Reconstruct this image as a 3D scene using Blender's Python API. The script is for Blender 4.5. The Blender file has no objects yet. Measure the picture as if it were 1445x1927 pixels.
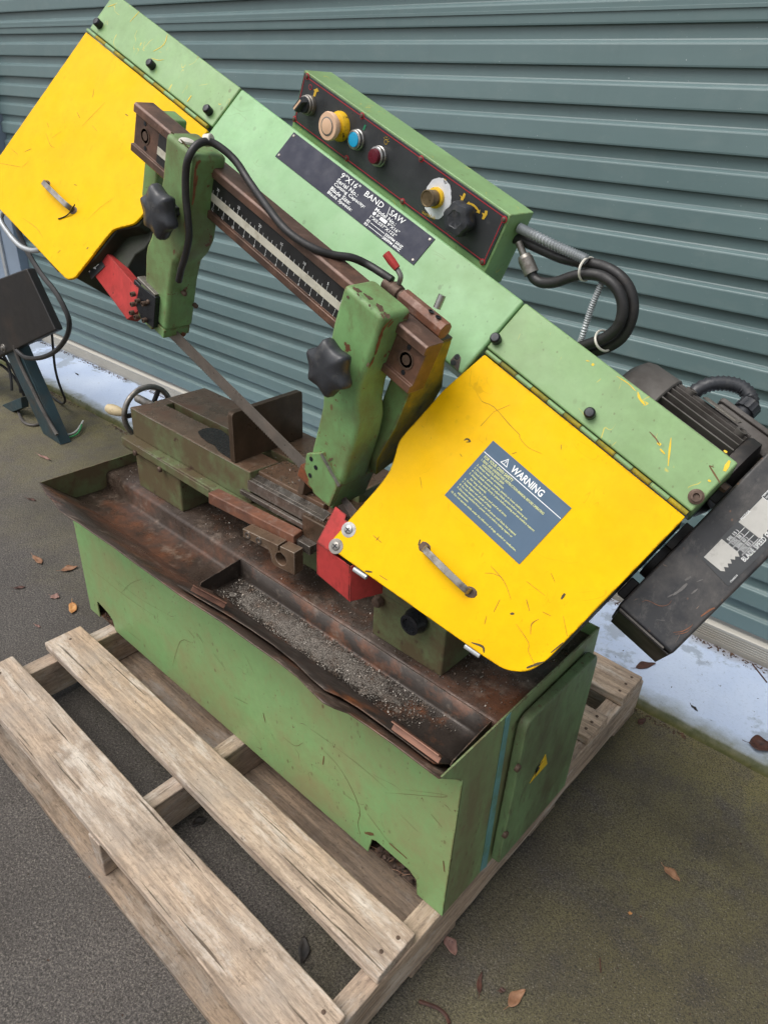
import bpy, bmesh, math, random
import numpy as np
from mathutils import Vector, Matrix, noise as mnoise

# ------------------------------------------------------------------ camera
scene = bpy.context.scene
W0, H0, FPX = 1445.0, 1927.0, 1340.8
CAM = np.array([1.4607, -0.5948, 1.247])
YAW, PITCH, ROLL = -0.7104, 0.5246, 0.0546

def cam_axes():
    cy, sy, cp, sp = math.cos(YAW), math.sin(YAW), math.cos(PITCH), math.sin(PITCH)
    f = np.array([sy*cp, cy*cp, -sp]); r = np.array([cy, -sy, 0.0]); u_ = np.cross(r, f)
    c, s = math.cos(ROLL), math.sin(ROLL)
    return np.array([c*r + s*u_, -s*r + c*u_, f])
RC = cam_axes()
camd = bpy.data.cameras.new('camera')
camo = bpy.data.objects.new('camera', camd)
scene.collection.objects.link(camo)
camd.sensor_fit = 'VERTICAL'; camd.sensor_height = 36.0; camd.sensor_width = 27.0
camd.lens = FPX/H0*36.0
camd.clip_start = 0.02; camd.clip_end = 500
camo.matrix_world = Matrix(((RC[0][0], RC[1][0], -RC[2][0], CAM[0]), (RC[0][1], RC[1][1], -RC[2][1], CAM[1]),
                            (RC[0][2], RC[1][2], -RC[2][2], CAM[2]), (0, 0, 0, 1)))
scene.camera = camo

# ------------------------------------------------------------------ sky, sun, exposure
SUN_EL, SUN_AZ = math.radians(62), math.radians(205)   # azimuth measured from +Y, clockwise
world = bpy.data.worlds.new('World'); scene.world = world; world.use_nodes = True
wn = world.node_tree.nodes; wl = world.node_tree.links
for n_ in list(wn): wn.remove(n_)
wo = wn.new('ShaderNodeOutputWorld'); wb = wn.new('ShaderNodeBackground'); ws = wn.new('ShaderNodeTexSky')
wh = wn.new('ShaderNodeHueSaturation')
ws.sky_type = 'NISHITA'; ws.sun_disc = False; ws.sun_elevation = SUN_EL; ws.sun_rotation = SUN_AZ
ws.air_density = 1.0; ws.dust_density = 4.0; ws.ozone_density = 1.0
wh.inputs['Saturation'].default_value = 0.32
wb.inputs['Strength'].default_value = 0.125
wl.new(ws.outputs['Color'], wh.inputs['Color']); wl.new(wh.outputs['Color'], wb.inputs['Color'])
wl.new(wb.outputs['Background'], wo.inputs['Surface'])
sd = bpy.data.lights.new('sun', 'SUN'); sd.energy = 1.5; sd.angle = math.radians(50); sd.color = (1.0, 0.97, 0.93)
so = bpy.data.objects.new('sun', sd); scene.collection.objects.link(so)
sv = Vector((math.sin(SUN_AZ)*math.cos(SUN_EL), math.cos(SUN_AZ)*math.cos(SUN_EL), math.sin(SUN_EL)))
so.rotation_euler = sv.to_track_quat('Z', 'Y').to_euler(); so.location = (0, -3, 6)
vs = scene.view_settings
vs.view_transform = 'Standard'; vs.look = 'None'; vs.exposure = 0.42; vs.gamma = 1.0; vs.use_curve_mapping = False
scene.render.engine = 'CYCLES'
scene.render.resolution_x = 767; scene.render.resolution_y = 1024

# ------------------------------------------------------------------ frames: pixels of the photograph to points on known planes
A = np.array
TH, PH = 0.3745, 0.6365
U = A([math.cos(TH), 0, -math.sin(TH)]); WV = A([math.sin(TH), 0, math.cos(TH)]); Y = A([0, 1.0, 0]); X = A([1.0, 0, 0]); Z = A([0, 0, 1.0])
V = -math.cos(PH)*WV - math.sin(PH)*Y
NV = np.cross(U, V); NV = NV if NV[1] < 0 else -NV
OH = 0.2208*Y + 1.217*WV + A([0, 0, 0.01])
ZB, Z1, Z2, L, WD = 0.1078, 0.430, 0.4867, 1.1196, 0.381
def ray(p): return A([(p[0]-W0/2)/FPX, -(p[1]-H0/2)/FPX, 1.0]) @ RC
def hit(p, n, c):
    d = ray(p); n = A(n, dtype=float); return CAM + (c - n@CAM)/(n@d)*d
def onz(p, z): return hit(p, Z, z)
def onx(p, x): return hit(p, X, x)
def ony(p, y): return hit(p, Y, y)
def ons(p, s): return hit(p, U, s)
def onc(p, off=0.0): return hit(p, NV, NV@OH + off)           # on the cover plane of the saw head
def H(s, t, n=0.0): return OH + (s - OH@U)*U + t*V + n*NV       # cover-plane coordinates
def G(s, y, w): return s*U + y*Y + w*WV                         # guide-rail coordinates
def hc(p, off=0.0):
    q = onc(p, off); return q@U, (q-OH)@V
def gc(p, y):
    q = ony(p, y); return q@U, q@WV

# ------------------------------------------------------------------ materials
MAT = {}
class NT:
    def __init__(s, name):
        m = bpy.data.materials.new(name); m.use_nodes = True; s.m = m; s.t = m.node_tree
        for n in list(s.t.nodes): s.t.nodes.remove(n)
        s.out = s.n('ShaderNodeOutputMaterial'); s.b = s.n('ShaderNodeBsdfPrincipled')
        s.t.links.new(s.b.outputs['BSDF'], s.out.inputs['Surface'])
        s.geo = s.n('ShaderNodeNewGeometry'); s.pos = s.geo.outputs['Position']
    def n(s, k): return s.t.nodes.new(k)
    def l(s, a, b): s.t.links.new(a, b)
    def mp(s, scale=(1, 1, 1), rot=(0, 0, 0), loc=(0, 0, 0)):
        k = s.n('ShaderNodeMapping'); k.inputs['Scale'].default_value = scale; k.inputs['Rotation'].default_value = rot
        k.inputs['Location'].default_value = loc; s.l(s.pos, k.inputs['Vector']); return k.outputs['Vector']
    def noise(s, scale, detail=4, rough=.55, vec=None, dist=0.0):
        k = s.n('ShaderNodeTexNoise'); k.inputs['Scale'].default_value = scale; k.inputs['Detail'].default_value = detail
        k.inputs['Roughness'].default_value = rough; k.inputs['Distortion'].default_value = dist
        s.l(vec if vec is not None else s.pos, k.inputs['Vector']); return k.outputs['Fac']
    def voro(s, scale, vec=None, feature='F1'):
        k = s.n('ShaderNodeTexVoronoi'); k.feature = feature; k.inputs['Scale'].default_value = scale
        s.l(vec if vec is not None else s.pos, k.inputs['Vector']); return k
    def ramp(s, fac, lo, hi, a=0.0, b=1.0):
        k = s.n('ShaderNodeMapRange'); k.inputs['From Min'].default_value = lo; k.inputs['From Max'].default_value = hi
        k.inputs['To Min'].default_value = a; k.inputs['To Max'].default_value = b; k.clamp = True
        s.l(fac, k.inputs['Value']); return k.outputs['Result']
    def math(s, op, a, b=None, clamp=False):
        k = s.n('ShaderNodeMath'); k.operation = op; k.use_clamp = clamp
        for i, q in enumerate((a, b)):
            if q is None: continue
            if isinstance(q, (int, float)): k.inputs[i].default_value = q
            else: s.l(q, k.inputs[i])
        return k.outputs['Value']
    def mix(s, fac, a, b, mode='MIX'):
        k = s.n('ShaderNodeMix'); k.data_type = 'RGBA'; k.blend_type = mode
        for i, q in ((0, fac), (6, a), (7, b)):
            if isinstance(q, (int, float)): k.inputs[i].default_value = q
            elif isinstance(q, tuple): k.inputs[i].default_value = q + ((1,) if len(q) == 3 else ())
            else: s.l(q, k.inputs[i])
        return k.outputs[2]
    def edge(s, radius=.004, lo=.02, hi=.2):
        k = s.n('ShaderNodeBevel'); k.samples = 4; k.inputs['Radius'].default_value = radius
        d = s.n('ShaderNodeVectorMath'); d.operation = 'DOT_PRODUCT'
        s.l(k.outputs['Normal'], d.inputs[0]); s.l(s.geo.outputs['Normal'], d.inputs[1])
        return s.ramp(s.math('SUBTRACT', 1.0, d.outputs['Value']), lo, hi)
    def bump(s, h, strength=.3, dist=.002):
        k = s.n('ShaderNodeBump'); k.inputs['Strength'].default_value = strength; k.inputs['Distance'].default_value = dist
        s.l(h, k.inputs['Height']); s.l(k.outputs['Normal'], s.b.inputs['Normal'])
    def set(s, k, v):
        if isinstance(v, (int, float)): s.b.inputs[k].default_value = v
        elif isinstance(v, tuple): s.b.inputs[k].default_value = v + ((1,) if len(v) == 3 else ())
        else: s.l(v, s.b.inputs[k])

def lin(r, g, b):
    return tuple(((c/255)/12.92 if c/255 < .04045 else ((c/255+.055)/1.055)**2.4) for c in (r, g, b))

def simple(name, col, rough=.5, metal=0.0, var=.15, vscale=14, bump=.12, bscale=160, spec=.5, dirt=None, edge=None, stretch=(1, 1, 1), rvar=.15):
    k = NT(name); vec = k.mp(stretch)
    n1 = k.noise(vscale, 5, .6, vec)
    c = k.mix(k.ramp(n1, .3, .7), tuple(x*(1-var) for x in col), tuple(min(1, x*(1+var)) for x in col))
    if dirt:
        dc, sc, lo, hi = dirt
        c = k.mix(k.ramp(k.noise(sc, 6, .65, vec), lo, hi), c, dc)
    if edge:
        ec, r, lo, hi = edge
        e = k.edge(r, lo, hi); e = k.math('MULTIPLY', e, k.ramp(k.noise(60, 4), .38, .55))
        c = k.mix(e, c, ec)
    k.set('Base Color', c); k.set('Metallic', metal); k.b.inputs['Specular IOR Level'].default_value = spec
    k.set('Roughness', k.ramp(k.noise(vscale*2.3, 4, .6, vec), .3, .7, max(.05, rough-rvar), min(1, rough+rvar)))
    if bump: k.bump(k.noise(bscale, 4, .6, vec), bump, .001)
    MAT[name] = k.m; return k.m

def paint(name, col, dirtcol, dirt=(.52, .75), chipcol=lin(70, 55, 42), chips=.0, rough=.38, edgew=.5, streak=.3, scratch=.5, scratchcol=None, dscale=7, fade=.12, stretch=(1, 1, 1), speck=.7, spec=.4, erad=.0045):
    """worn enamel: faded patches, grime with its own shape, chips, broken scratch lines, worn edges"""
    k = NT(name); vec = k.mp(stretch)
    c = k.mix(k.ramp(k.noise(2.6, 4, .6), .3, .7), tuple(x*(1-fade) for x in col), tuple(min(1, x*(1+fade)) for x in col))
    c = k.mix(k.ramp(k.noise(45, 6, .7), .35, .7), c, tuple(x*.9 for x in col))
    g = k.ramp(k.noise(dscale, 9, .68, vec), dirt[0]-.06, dirt[1]-.10)
    c = k.mix(k.math('MULTIPLY', g, .8), c, dirtcol)
    g2 = k.ramp(k.noise(70, 6, .75, k.mp((1, 1, .35))), .53, .68)
    c = k.mix(k.math('MULTIPLY', g2, streak), c, dirtcol)
    for sc_, th_, off in ((75, .80, 0), (170, .84, 3)):
        vn = k.voro(sc_, k.mp((1, 1, .6), (0, 0, 0), (off, 2*off, 0))); sp_ = k.n('ShaderNodeSeparateColor'); k.l(vn.outputs['Color'], sp_.inputs['Color'])
        mk = k.math('MULTIPLY', k.ramp(vn.outputs['Distance'], .16, .26, 1, 0), k.ramp(sp_.outputs['Red'], th_, th_+.02))
        mk = k.math('MULTIPLY', mk, k.ramp(k.noise(5, 4, .6, k.mp((1, 1, 1), (0, 0, 0), (off, 1, 5))), .44, .6))
        c = k.mix(k.math('MULTIPLY', mk, min(1, speck)), c, chipcol)
    if scratch:
        a = k.noise(9, 2.0, .5, k.mp((1, .8, 1.5), (.3, .5, .9)), .6)
        line = k.ramp(k.math('ABSOLUTE', k.math('SUBTRACT', a, .5)), .0012, .0032, 1, 0)
        brk = k.ramp(k.noise(17, 3, .6, k.mp((1, 1, 1), (0, 0, 0), (3, 7, 1))), .56, .60)
        a2 = k.noise(26, 1.0, .5, k.mp((2.6, 1, .5), (.8, .2, .4), (9, 2, 4)), .25)
        line2 = k.ramp(k.math('ABSOLUTE', k.math('SUBTRACT', a2, .52)), .003, .007, 1, 0)
        brk2 = k.ramp(k.noise(31, 2, .6, k.mp((1, 1, 1), (0, 0, 0), (1, 5, 8))), .61, .65)
        sc = k.math('MAXIMUM', k.math('MULTIPLY', line, brk), k.math('MULTIPLY', line2, brk2))
        c = k.mix(k.math('MULTIPLY', sc, scratch), c, scratchcol or chipcol)
    ch = None
    if chips:
        ch = k.ramp(k.noise(30, 8, .72), .66-chips*.1, .67-chips*.1)
        c = k.mix(ch, c, chipcol)
    if edgew:
        e = k.math('MULTIPLY', k.edge(erad, .03, .16), k.ramp(k.noise(48, 5, .7), .56-edgew*.14, .60-edgew*.14))
        c = k.mix(e, c, chipcol)
    k.set('Base Color', c); k.set('Roughness', k.ramp(k.noise(16, 6, .65), .3, .75, rough-.1, rough+.22))
    k.b.inputs['Specular IOR Level'].default_value = spec
    hgt = k.noise(14, 5, .5)
    k.bump(hgt, .10, .004)
    MAT[name] = k.m; return k.m

paint('green_head', lin(138, 182, 130), lin(124, 150, 104), (.54, .85), chipcol=lin(74, 72, 52), streak=.10, scratch=.3, scratchcol=lin(110, 120, 80), edgew=.6, dscale=4, speck=.35)
paint('green_strip', lin(134, 168, 114), lin(110, 134, 86), (.54, .82), chipcol=lin(92, 88, 52), streak=.16, scratch=.75, scratchcol=lin(222, 190, 40), edgew=.7, dscale=5, speck=.5)
paint('green_base', lin(128, 166, 108), lin(144, 136, 96), (.50, .76), chipcol=lin(98, 70, 46), streak=.40, scratch=.9, scratchcol=lin(92, 70, 44), edgew=.7, dscale=4, speck=.8)
paint('green_side', lin(126, 152, 104), lin(112, 100, 76), (.46, .74), chipcol=lin(84, 60, 44), streak=.65, scratch=.5, edgew=.6, dscale=8, stretch=(1, 1, .3), rough=.5)
paint('green_door', lin(108, 134, 92), lin(76, 70, 54), (.46, .72), chipcol=lin(84, 60, 44), streak=.65, scratch=.4, edgew=.6, dscale=7, stretch=(1, 1, .4), rough=.5)
paint('green_cast', lin(116, 156, 100), lin(100, 100, 64), (.46, .74), chipcol=lin(106, 70, 50), chips=.35, streak=.4, scratch=.3, edgew=.75, dscale=9, rough=.45, erad=.011)
paint('green_vise', lin(106, 116, 80), lin(92, 74, 54), (.46, .66), chipcol=lin(76, 58, 46), chips=.5, streak=.5, scratch=.2, edgew=1.0, dscale=12, rough=.55)
paint('yellow_paint', (.90, .52, .0), lin(232, 168, 0), (.55, .85), chipcol=lin(92, 72, 20), streak=.10, scratch=.25, scratchcol=lin(150, 108, 12), edgew=.6, dscale=3, rough=.42, fade=.05, speck=.12, spec=.12)
paint('yellow_cast', lin(176, 152, 34), lin(98, 104, 52), (.46, .66), chipcol=lin(80, 70, 45), streak=.6, scratch=.2, edgew=.5, dscale=14, rough=.5, spec=.2)
paint('red_paint', lin(190, 66, 64), lin(126, 48, 42), (.5, .8), chipcol=lin(70, 44, 40), streak=.45, scratch=.4, edgew=.8, dscale=10, rough=.55, spec=.25)
paint('dark_green_steel', lin(52, 62, 44), lin(34, 34, 26), (.4, .65), chipcol=lin(40, 36, 30), streak=.5, scratch=.0, edgew=.4, dscale=15, rough=.5)
paint('black_paint', lin(40, 41, 44), lin(92, 88, 84), (.52, .80), chipcol=lin(116, 86, 66), streak=.5, scratch=.7, scratchcol=lin(140, 118, 100), edgew=.5, dscale=9, rough=.42)
simple('black_sheet', lin(33, 31, 30), .45, var=.2, vscale=4, bump=.06, dirt=(lin(58, 46, 38), 7, .55, .8))
simple('panel_black', lin(50, 52, 54), .42, var=.2, vscale=18, bump=.06, dirt=(lin(84, 84, 84), 26, .62, .85))
simple('plate_dark', lin(58, 60, 72), .60, var=.1, vscale=20, bump=.04, dirt=(lin(84, 86, 98), 22, .6, .9), spec=.2)
simple('decal_blue', lin(84, 104, 124), .55, spec=.2, var=.05, vscale=20, bump=.03)
simple('scale_black', lin(34, 34, 34), .4, var=.25, vscale=30, bump=.05, dirt=(lin(58, 54, 48), 40, .58, .8))
simple('scale_white', lin(196, 192, 176), .42, var=.1, vscale=50, bump=.05, dirt=(lin(150, 142, 120), 60, .5, .8))
simple('lettering_white', lin(236, 238, 236), .5, var=.03, bump=0)
simple('lettering_yellow', lin(222, 224, 150), .5, var=.05, bump=0)
simple('symbol_yellow', lin(206, 168, 50), .5, var=.1, bump=0)
simple('symbol_red', lin(172, 40, 52), .5, var=.1, bump=0)
simple('symbol_green', lin(30, 120, 84), .5, var=.1, bump=0)
simple('plastic_black', lin(48, 50, 54), .42, var=.15, vscale=30, bump=.12, bscale=300, dirt=(lin(88, 86, 82), 55, .55, .9))
simple('rubber', lin(38, 37, 37), .5, var=.2, vscale=30, bump=.1, bscale=220, dirt=(lin(70, 62, 56), 45, .55, .85))
simple('steel_bright', lin(170, 168, 164), .32, .9, var=.15, vscale=60, bump=.06)
simple('steel_dull', lin(140, 136, 130), .45, .75, var=.2, vscale=60, bump=.1, dirt=(lin(80, 66, 54), 50, .5, .75))
simple('bolt_dark', lin(40, 42, 46), .35, .4, var=.2, vscale=80, bump=.05)
simple('bolt_rusty', lin(92, 74, 62), .6, .3, var=.3, vscale=90, bump=.2)
simple('knob_cream', lin(222, 184, 152), .45, var=.06, vscale=60, bump=.04)
simple('ring_yellow', lin(226, 182, 22), .45, var=.1, vscale=40, bump=.05, dirt=(lin(90, 74, 20), 120, .55, .66))
simple('button_blue', lin(36, 162, 206), .35, var=.05, bump=.02)
simple('button_red', lin(96, 26, 40), .3, var=.1, bump=.02)
simple('brass_dull', lin(120, 104, 78), .4, .6, var=.2, vscale=70, bump=.08)
simple('white_chalk', lin(214, 216, 220), .8, var=.08, vscale=120, bump=.2, bscale=500)
simple('nylon_white', lin(206, 202, 190), .5, var=.06, bump=.05)
simple('galvanized', lin(176, 180, 182), .42, .35, var=.12, vscale=40, bump=.05)
simple('aluminium_rail', lin(178, 174, 164), .5, .15, var=.05, vscale=6, bump=.03, dirt=(lin(140, 128, 110), 5, .52, .8), stretch=(.15, 1, 1))
simple('teal_steel', lin(40, 60, 66), .5, var=.2, vscale=10, bump=.08, dirt=(lin(60, 56, 50), 14, .48, .75))
simple('steel_post_grey', lin(128, 142, 158), .5, var=.08, vscale=6, bump=.05)
simple('handle_wood', lin(206, 188, 150), .55, var=.12, vscale=40, bump=.1, dirt=(lin(140, 116, 84), 60, .55, .75))
simple('motor_grey', lin(88, 84, 80), .6, .1, var=.18, vscale=18, bump=.12, dirt=(lin(58, 52, 48), 16, .45, .7))
simple('motor_dark', lin(40, 38, 37), .6, .1, var=.2, vscale=18, bump=.12, dirt=(lin(76, 66, 58), 22, .55, .8))
simple('plate_grimy', lin(122, 116, 108), .55, .2, var=.2, vscale=40, bump=.1, dirt=(lin(60, 56, 52), 40, .5, .66))
simple('worn_label_grey', lin(178, 176, 170), .5, var=.08, vscale=40, bump=.05, dirt=(lin(120, 116, 108), 60, .55, .8))
simple('paint_blue_line', lin(98, 146, 146), .45, var=.15, vscale=25, bump=.05, dirt=(lin(92, 124, 84), 22, .5, .72))
simple('sticker_yellow', lin(212, 176, 30), .4, var=.08, vscale=40, bump=.03, dirt=(lin(120, 100, 30), 60, .58, .8))
simple('copper_orange', lin(134, 96, 78), .45, .35, var=.25, vscale=40, bump=.15, dirt=(lin(92, 66, 54), 45, .45, .7), stretch=(.3, 1, 1))
simple('wire_green', lin(60, 150, 90), .4, var=.05, bump=0)
simple('wire_white', lin(225, 225, 220), .4, var=.03, bump=0)

def rust(name, base, rusty, bright, rough=.55, metal=.35, rs=(9, .45, .62), bs=(40, .6, .8), edge=None, stretch=(1, 1, 1), bump=.25, wet=0.0):
    k = NT(name); vec = k.mp(stretch)
    c = k.mix(k.ramp(k.noise(22, 7, .7, vec), .3, .72), tuple(x*.7 for x in base), tuple(x*1.25 for x in base))
    r = k.ramp(k.noise(rs[0], 9, .7, vec), rs[1], rs[2])
    c = k.mix(k.math('MULTIPLY', r, .85), c, rusty)
    b = k.ramp(k.noise(bs[0], 8, .75, vec), bs[1], bs[2])
    c = k.mix(k.math('MULTIPLY', b, .8), c, bright)
    c = k.mix(k.ramp(k.noise(130, 5, .7), .6, .72, 0, .55), c, tuple(x*.35 for x in base))
    if edge:
        e = k.math('MULTIPLY', k.edge(.003, .03, .2), k.ramp(k.noise(40, 4), .36, .5))
        c = k.mix(k.math('MULTIPLY', e, .8), c, edge)
    k.set('Base Color', c)
    k.set('Metallic', k.math('MULTIPLY', k.math('SUBTRACT', 1.0, r), metal))
    k.set('Roughness', k.ramp(k.noise(14, 6, .7), .35, .7, rough-.18-wet, rough+.2))
    k.bump(k.noise(85, 7, .7), bump, .002)
    MAT[name] = k.m
rust('tray_rust', lin(72, 60, 52), lin(108, 68, 46), lin(146, 130, 116), .46, .3, (6, .50, .66), (18, .54, .74), lin(160, 136, 116), bump=.35, wet=.10)
rust('pan_steel', lin(64, 57, 52), lin(122, 72, 40), lin(130, 120, 110), .46, .4, (9, .52, .68), (26, .56, .78), lin(144, 124, 108))
rust('vise_steel', lin(120, 100, 82), lin(104, 72, 54), lin(166, 150, 134), .36, .4, (7, .46, .68), (26, .56, .8), lin(196, 186, 174), bump=.12, wet=.08)
rust('jaw_steel', lin(88, 72, 58), lin(98, 66, 50), lin(118, 104, 92), .40, .4, (6, .48, .72), (22, .58, .82), lin(144, 126, 110), bump=.1)
rust('rail_brown', lin(92, 72, 62), lin(120, 82, 62), lin(132, 112, 100), .42, .35, (11, .46, .68), (44, .56, .8), lin(156, 130, 112), bump=.12)
rust('rust_bar', lin(108, 76, 62), lin(132, 84, 60), lin(146, 124, 112), .6, .15, (18, .42, .62), (70, .52, .72), lin(150, 120, 104), bump=.3)
rust('rust_heavy', lin(104, 62, 40), lin(140, 76, 40), lin(120, 90, 70), .75, .05, (40, .4, .6), (90, .6, .8), bump=.8)
rust('blade_steel', lin(124, 116, 108), lin(108, 90, 78), lin(152, 144, 136), .45, .5, (26, .5, .75), (60, .6, .85), bump=.08)
rust('screw_rail', lin(120, 112, 104), lin(86, 66, 54), lin(180, 176, 170), .3, .7, (18, .55, .75), (40, .5, .75), lin(205, 200, 192), bump=.08)

def wood(name, axis, tint=1.0, grey=.5):
    k = NT(name)
    st = {'x': (.07, 1, 1), 'y': (1, .07, 1)}[axis]; st2 = {'x': (.25, 1, 1), 'y': (1, .25, 1)}[axis]
    v1 = k.mp(st); v2 = k.mp(st2); T_ = lambda *c: tuple(x*tint for x in lin(*c))
    base = k.mix(k.ramp(k.noise(3.2, 5, .6, v2), .34, .66), T_(208, 178, 148), T_(190, 172, 154))
    g = k.noise(85, 7, .68, v1, .35)
    c = k.mix(k.ramp(g, .40, .64, 0, .8), base, T_(128, 112, 98))
    c = k.mix(k.ramp(k.noise(230, 5, .7, v2), .50, .70, 0, .6), c, T_(96, 84, 74))
    c = k.mix(k.ramp(k.noise(4.5, 9, .72, None), .48, .64, 0, .55), c, T_(160, 150, 140))
    c = k.mix(k.ramp(k.noise(26, 8, .75, v2), .52, .68, 0, .7), c, T_(222, 212, 200))
    c = k.mix(k.ramp(k.noise(7, 9, .75, None), .55, .70, 0, .75), c, T_(112, 96, 80))
    c = k.mix(k.ramp(k.noise(46, 6, .8), .62, .70, 0, .8), c, T_(70, 58, 48))
    c = k.mix(k.ramp(k.noise(120, 4, .75), .60, .72, 0, .55), c, T_(84, 72, 60))
    # knots: distorted rings
    vn = k.voro(2.1, k.mp({'x': (.55, 1.6, 1), 'y': (1.6, .55, 1)}[axis])); d = vn.outputs['Distance']
    c = k.mix(k.ramp(d, .035, .075, .85, 0), c, tuple(x*tint for x in lin(96, 72, 52)))
    v3 = k.mp({'x': (.03, 1, 1), 'y': (1, .03, 1)}[axis], (0, 0, 0), (1.3, 2.1, .4))
    crack = k.math('MULTIPLY', k.ramp(k.noise(120, 2, .5, v3), .66, .72), k.ramp(k.noise(3, 3, .5), .46, .58))
    c = k.mix(k.math('MULTIPLY', crack, .75), c, lin(70, 58, 48))
    k.set('Base Color', c); k.set('Roughness', .82); k.b.inputs['Specular IOR Level'].default_value = .25
    hgt = k.math('SUBTRACT', k.math('MULTIPLY', g, .8), crack)
    k.bump(k.math('ADD', hgt, k.math('MULTIPLY', k.noise(60, 6, .75, v2), .7)), .7, .004); MAT[name] = k.m
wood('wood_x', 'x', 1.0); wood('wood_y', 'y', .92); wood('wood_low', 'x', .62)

def concrete():
    k = NT('concrete')
    sep = k.n('ShaderNodeSeparateXYZ'); k.l(k.pos, sep.inputs['Vector'])
    c = k.mix(k.ramp(k.noise(1.7, 6, .65), .3, .7), lin(76, 72, 68), lin(104, 98, 93))
    # moss and algae grow in the strip along the damp slab edge
    my = k.ramp(k.math('ADD', sep.outputs['Y'], k.math('MULTIPLY', k.noise(3.2, 6, .7), .9)), .45, 1.15)
    mx = k.ramp(k.math('ADD', sep.outputs['X'], k.math('MULTIPLY', k.noise(2.1, 5, .6), .5)), 1.12, 1.6)
    moss = k.math('MULTIPLY', k.math('MAXIMUM', my, mx), k.ramp(k.noise(9, 8, .75), .30, .54))
    c = k.mix(k.math('MULTIPLY', moss, .95), c, lin(132, 124, 80))
    c = k.mix(k.ramp(k.noise(6, 8, .7), .56, .74, 0, .75), c, lin(58, 52, 46))
    gr_ = k.noise(230, 3, .75, None, .3)
    pit = k.voro(75, k.mp((1, 1, 1), (0, 0, 0), (.4, .9, 0))); c = k.mix(k.math('MULTIPLY', k.ramp(pit.outputs['Distance'], .10, .26, .8, 0), k.ramp(k.noise(2.6, 4, .6, k.mp((1, 1, 1), (0, 0, 0), (8, 3, 0))), .48, .6)), c, lin(42, 38, 30))
    c = k.mix(k.ramp(gr_, .36, .50, .75, 0), c, lin(36, 33, 30)); c = k.mix(k.ramp(gr_, .52, .68, 0, .7), c, k.mix(k.math('MULTIPLY', moss, 1.0), lin(156, 148, 138), lin(124, 116, 80)))
    c = k.mix(k.ramp(k.noise(1.1, 5, .6, k.mp((1, 1, 1), (0, 0, 0), (5, 2, 0))), .46, .62, 0, .55), c, lin(56, 50, 44))
    sp = k.voro(240); c = k.mix(k.ramp(sp.outputs['Distance'], .1, .42, .75, 0), c, lin(38, 35, 32))
    sp2 = k.voro(150, k.mp((1, 1, 1), (0, 0, .5), (3, 1, 0))); c = k.mix(k.ramp(sp2.outputs['Distance'], .08, .22, .55, 0), c, lin(150, 142, 130))
    c = k.mix(k.ramp(k.noise(420, 3, .6), .42, .68, 0, .6), c, lin(50, 46, 42))
    c = k.mix(k.ramp(k.noise(260, 3, .6, k.mp((1, 1, 1), (0, 0, 0), (2, 2, 2))), .64, .76, 0, .5), c, lin(164, 154, 140))
    k.set('Base Color', c); k.set('Roughness', k.ramp(k.noise(7, 5), .3, .7, .55, .85))
    h = k.math('ADD', k.math('MULTIPLY', k.noise(330, 4, .7), .6), k.math('MULTIPLY', k.noise(60, 5, .6), .5))
    k.bump(k.math('ADD', h, gr_), .9, .004); MAT['concrete'] = k.m
concrete()
def slab():
    k = NT('slab_paint')
    sep = k.n('ShaderNodeSeparateXYZ'); k.l(k.pos, sep.inputs['Vector'])
    c = k.mix(k.ramp(k.noise(5, 6, .6), .3, .7), lin(164, 180, 206), lin(182, 195, 214))
    # bare worn concrete, damp patches
    w = k.ramp(k.noise(3.6, 7, .62, k.mp((1, 1, 1), (0, 0, 0), (4.2, 1.7, 0))), .54, .565)
    c = k.mix(k.math('MULTIPLY', w, .8), c, lin(136, 146, 158))
    c = k.mix(k.ramp(k.noise(60, 6, .8), .62, .68, 0, .85), c, lin(88, 86, 82))
    c = k.mix(k.ramp(k.noise(130, 4, .75), .54, .70, 0, .4), c, lin(124, 138, 158))
    yy = k.math('SUBTRACT', sep.outputs['Y'], k.math('MULTIPLY', sep.outputs['X'], .02))
    e = k.ramp(k.math('ADD', yy, k.math('MULTIPLY', k.noise(14, 7, .75), .09)), .805, .865, 1, 0)
    c = k.mix(k.math('MULTIPLY', e, .9), c, lin(92, 92, 50))
    e2 = k.ramp(k.math('SUBTRACT', yy, k.math('MULTIPLY', k.noise(9, 6, .7), .10)), 1.01, 1.05, 0, 1)
    c = k.mix(k.math('MULTIPLY', e2, .85), c, lin(120, 112, 104))
    up = k.n('ShaderNodeSeparateXYZ'); k.l(k.geo.outputs['Normal'], up.inputs['Vector'])
    side = k.ramp(up.outputs['Z'], .3, .8, 1, 0)
    c = k.mix(side, c, k.mix(k.ramp(k.noise(28, 7, .7), .35, .65), lin(62, 70, 30), lin(104, 100, 58)))
    k.set('Base Color', c); k.set('Roughness', k.ramp(k.noise(5, 5), .35, .65, .45, .7))
    k.bump(k.math('ADD', k.noise(120, 5, .7), k.math('MULTIPLY', w, -.8)), .35, .002); MAT['slab_paint'] = k.m
slab()
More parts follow.
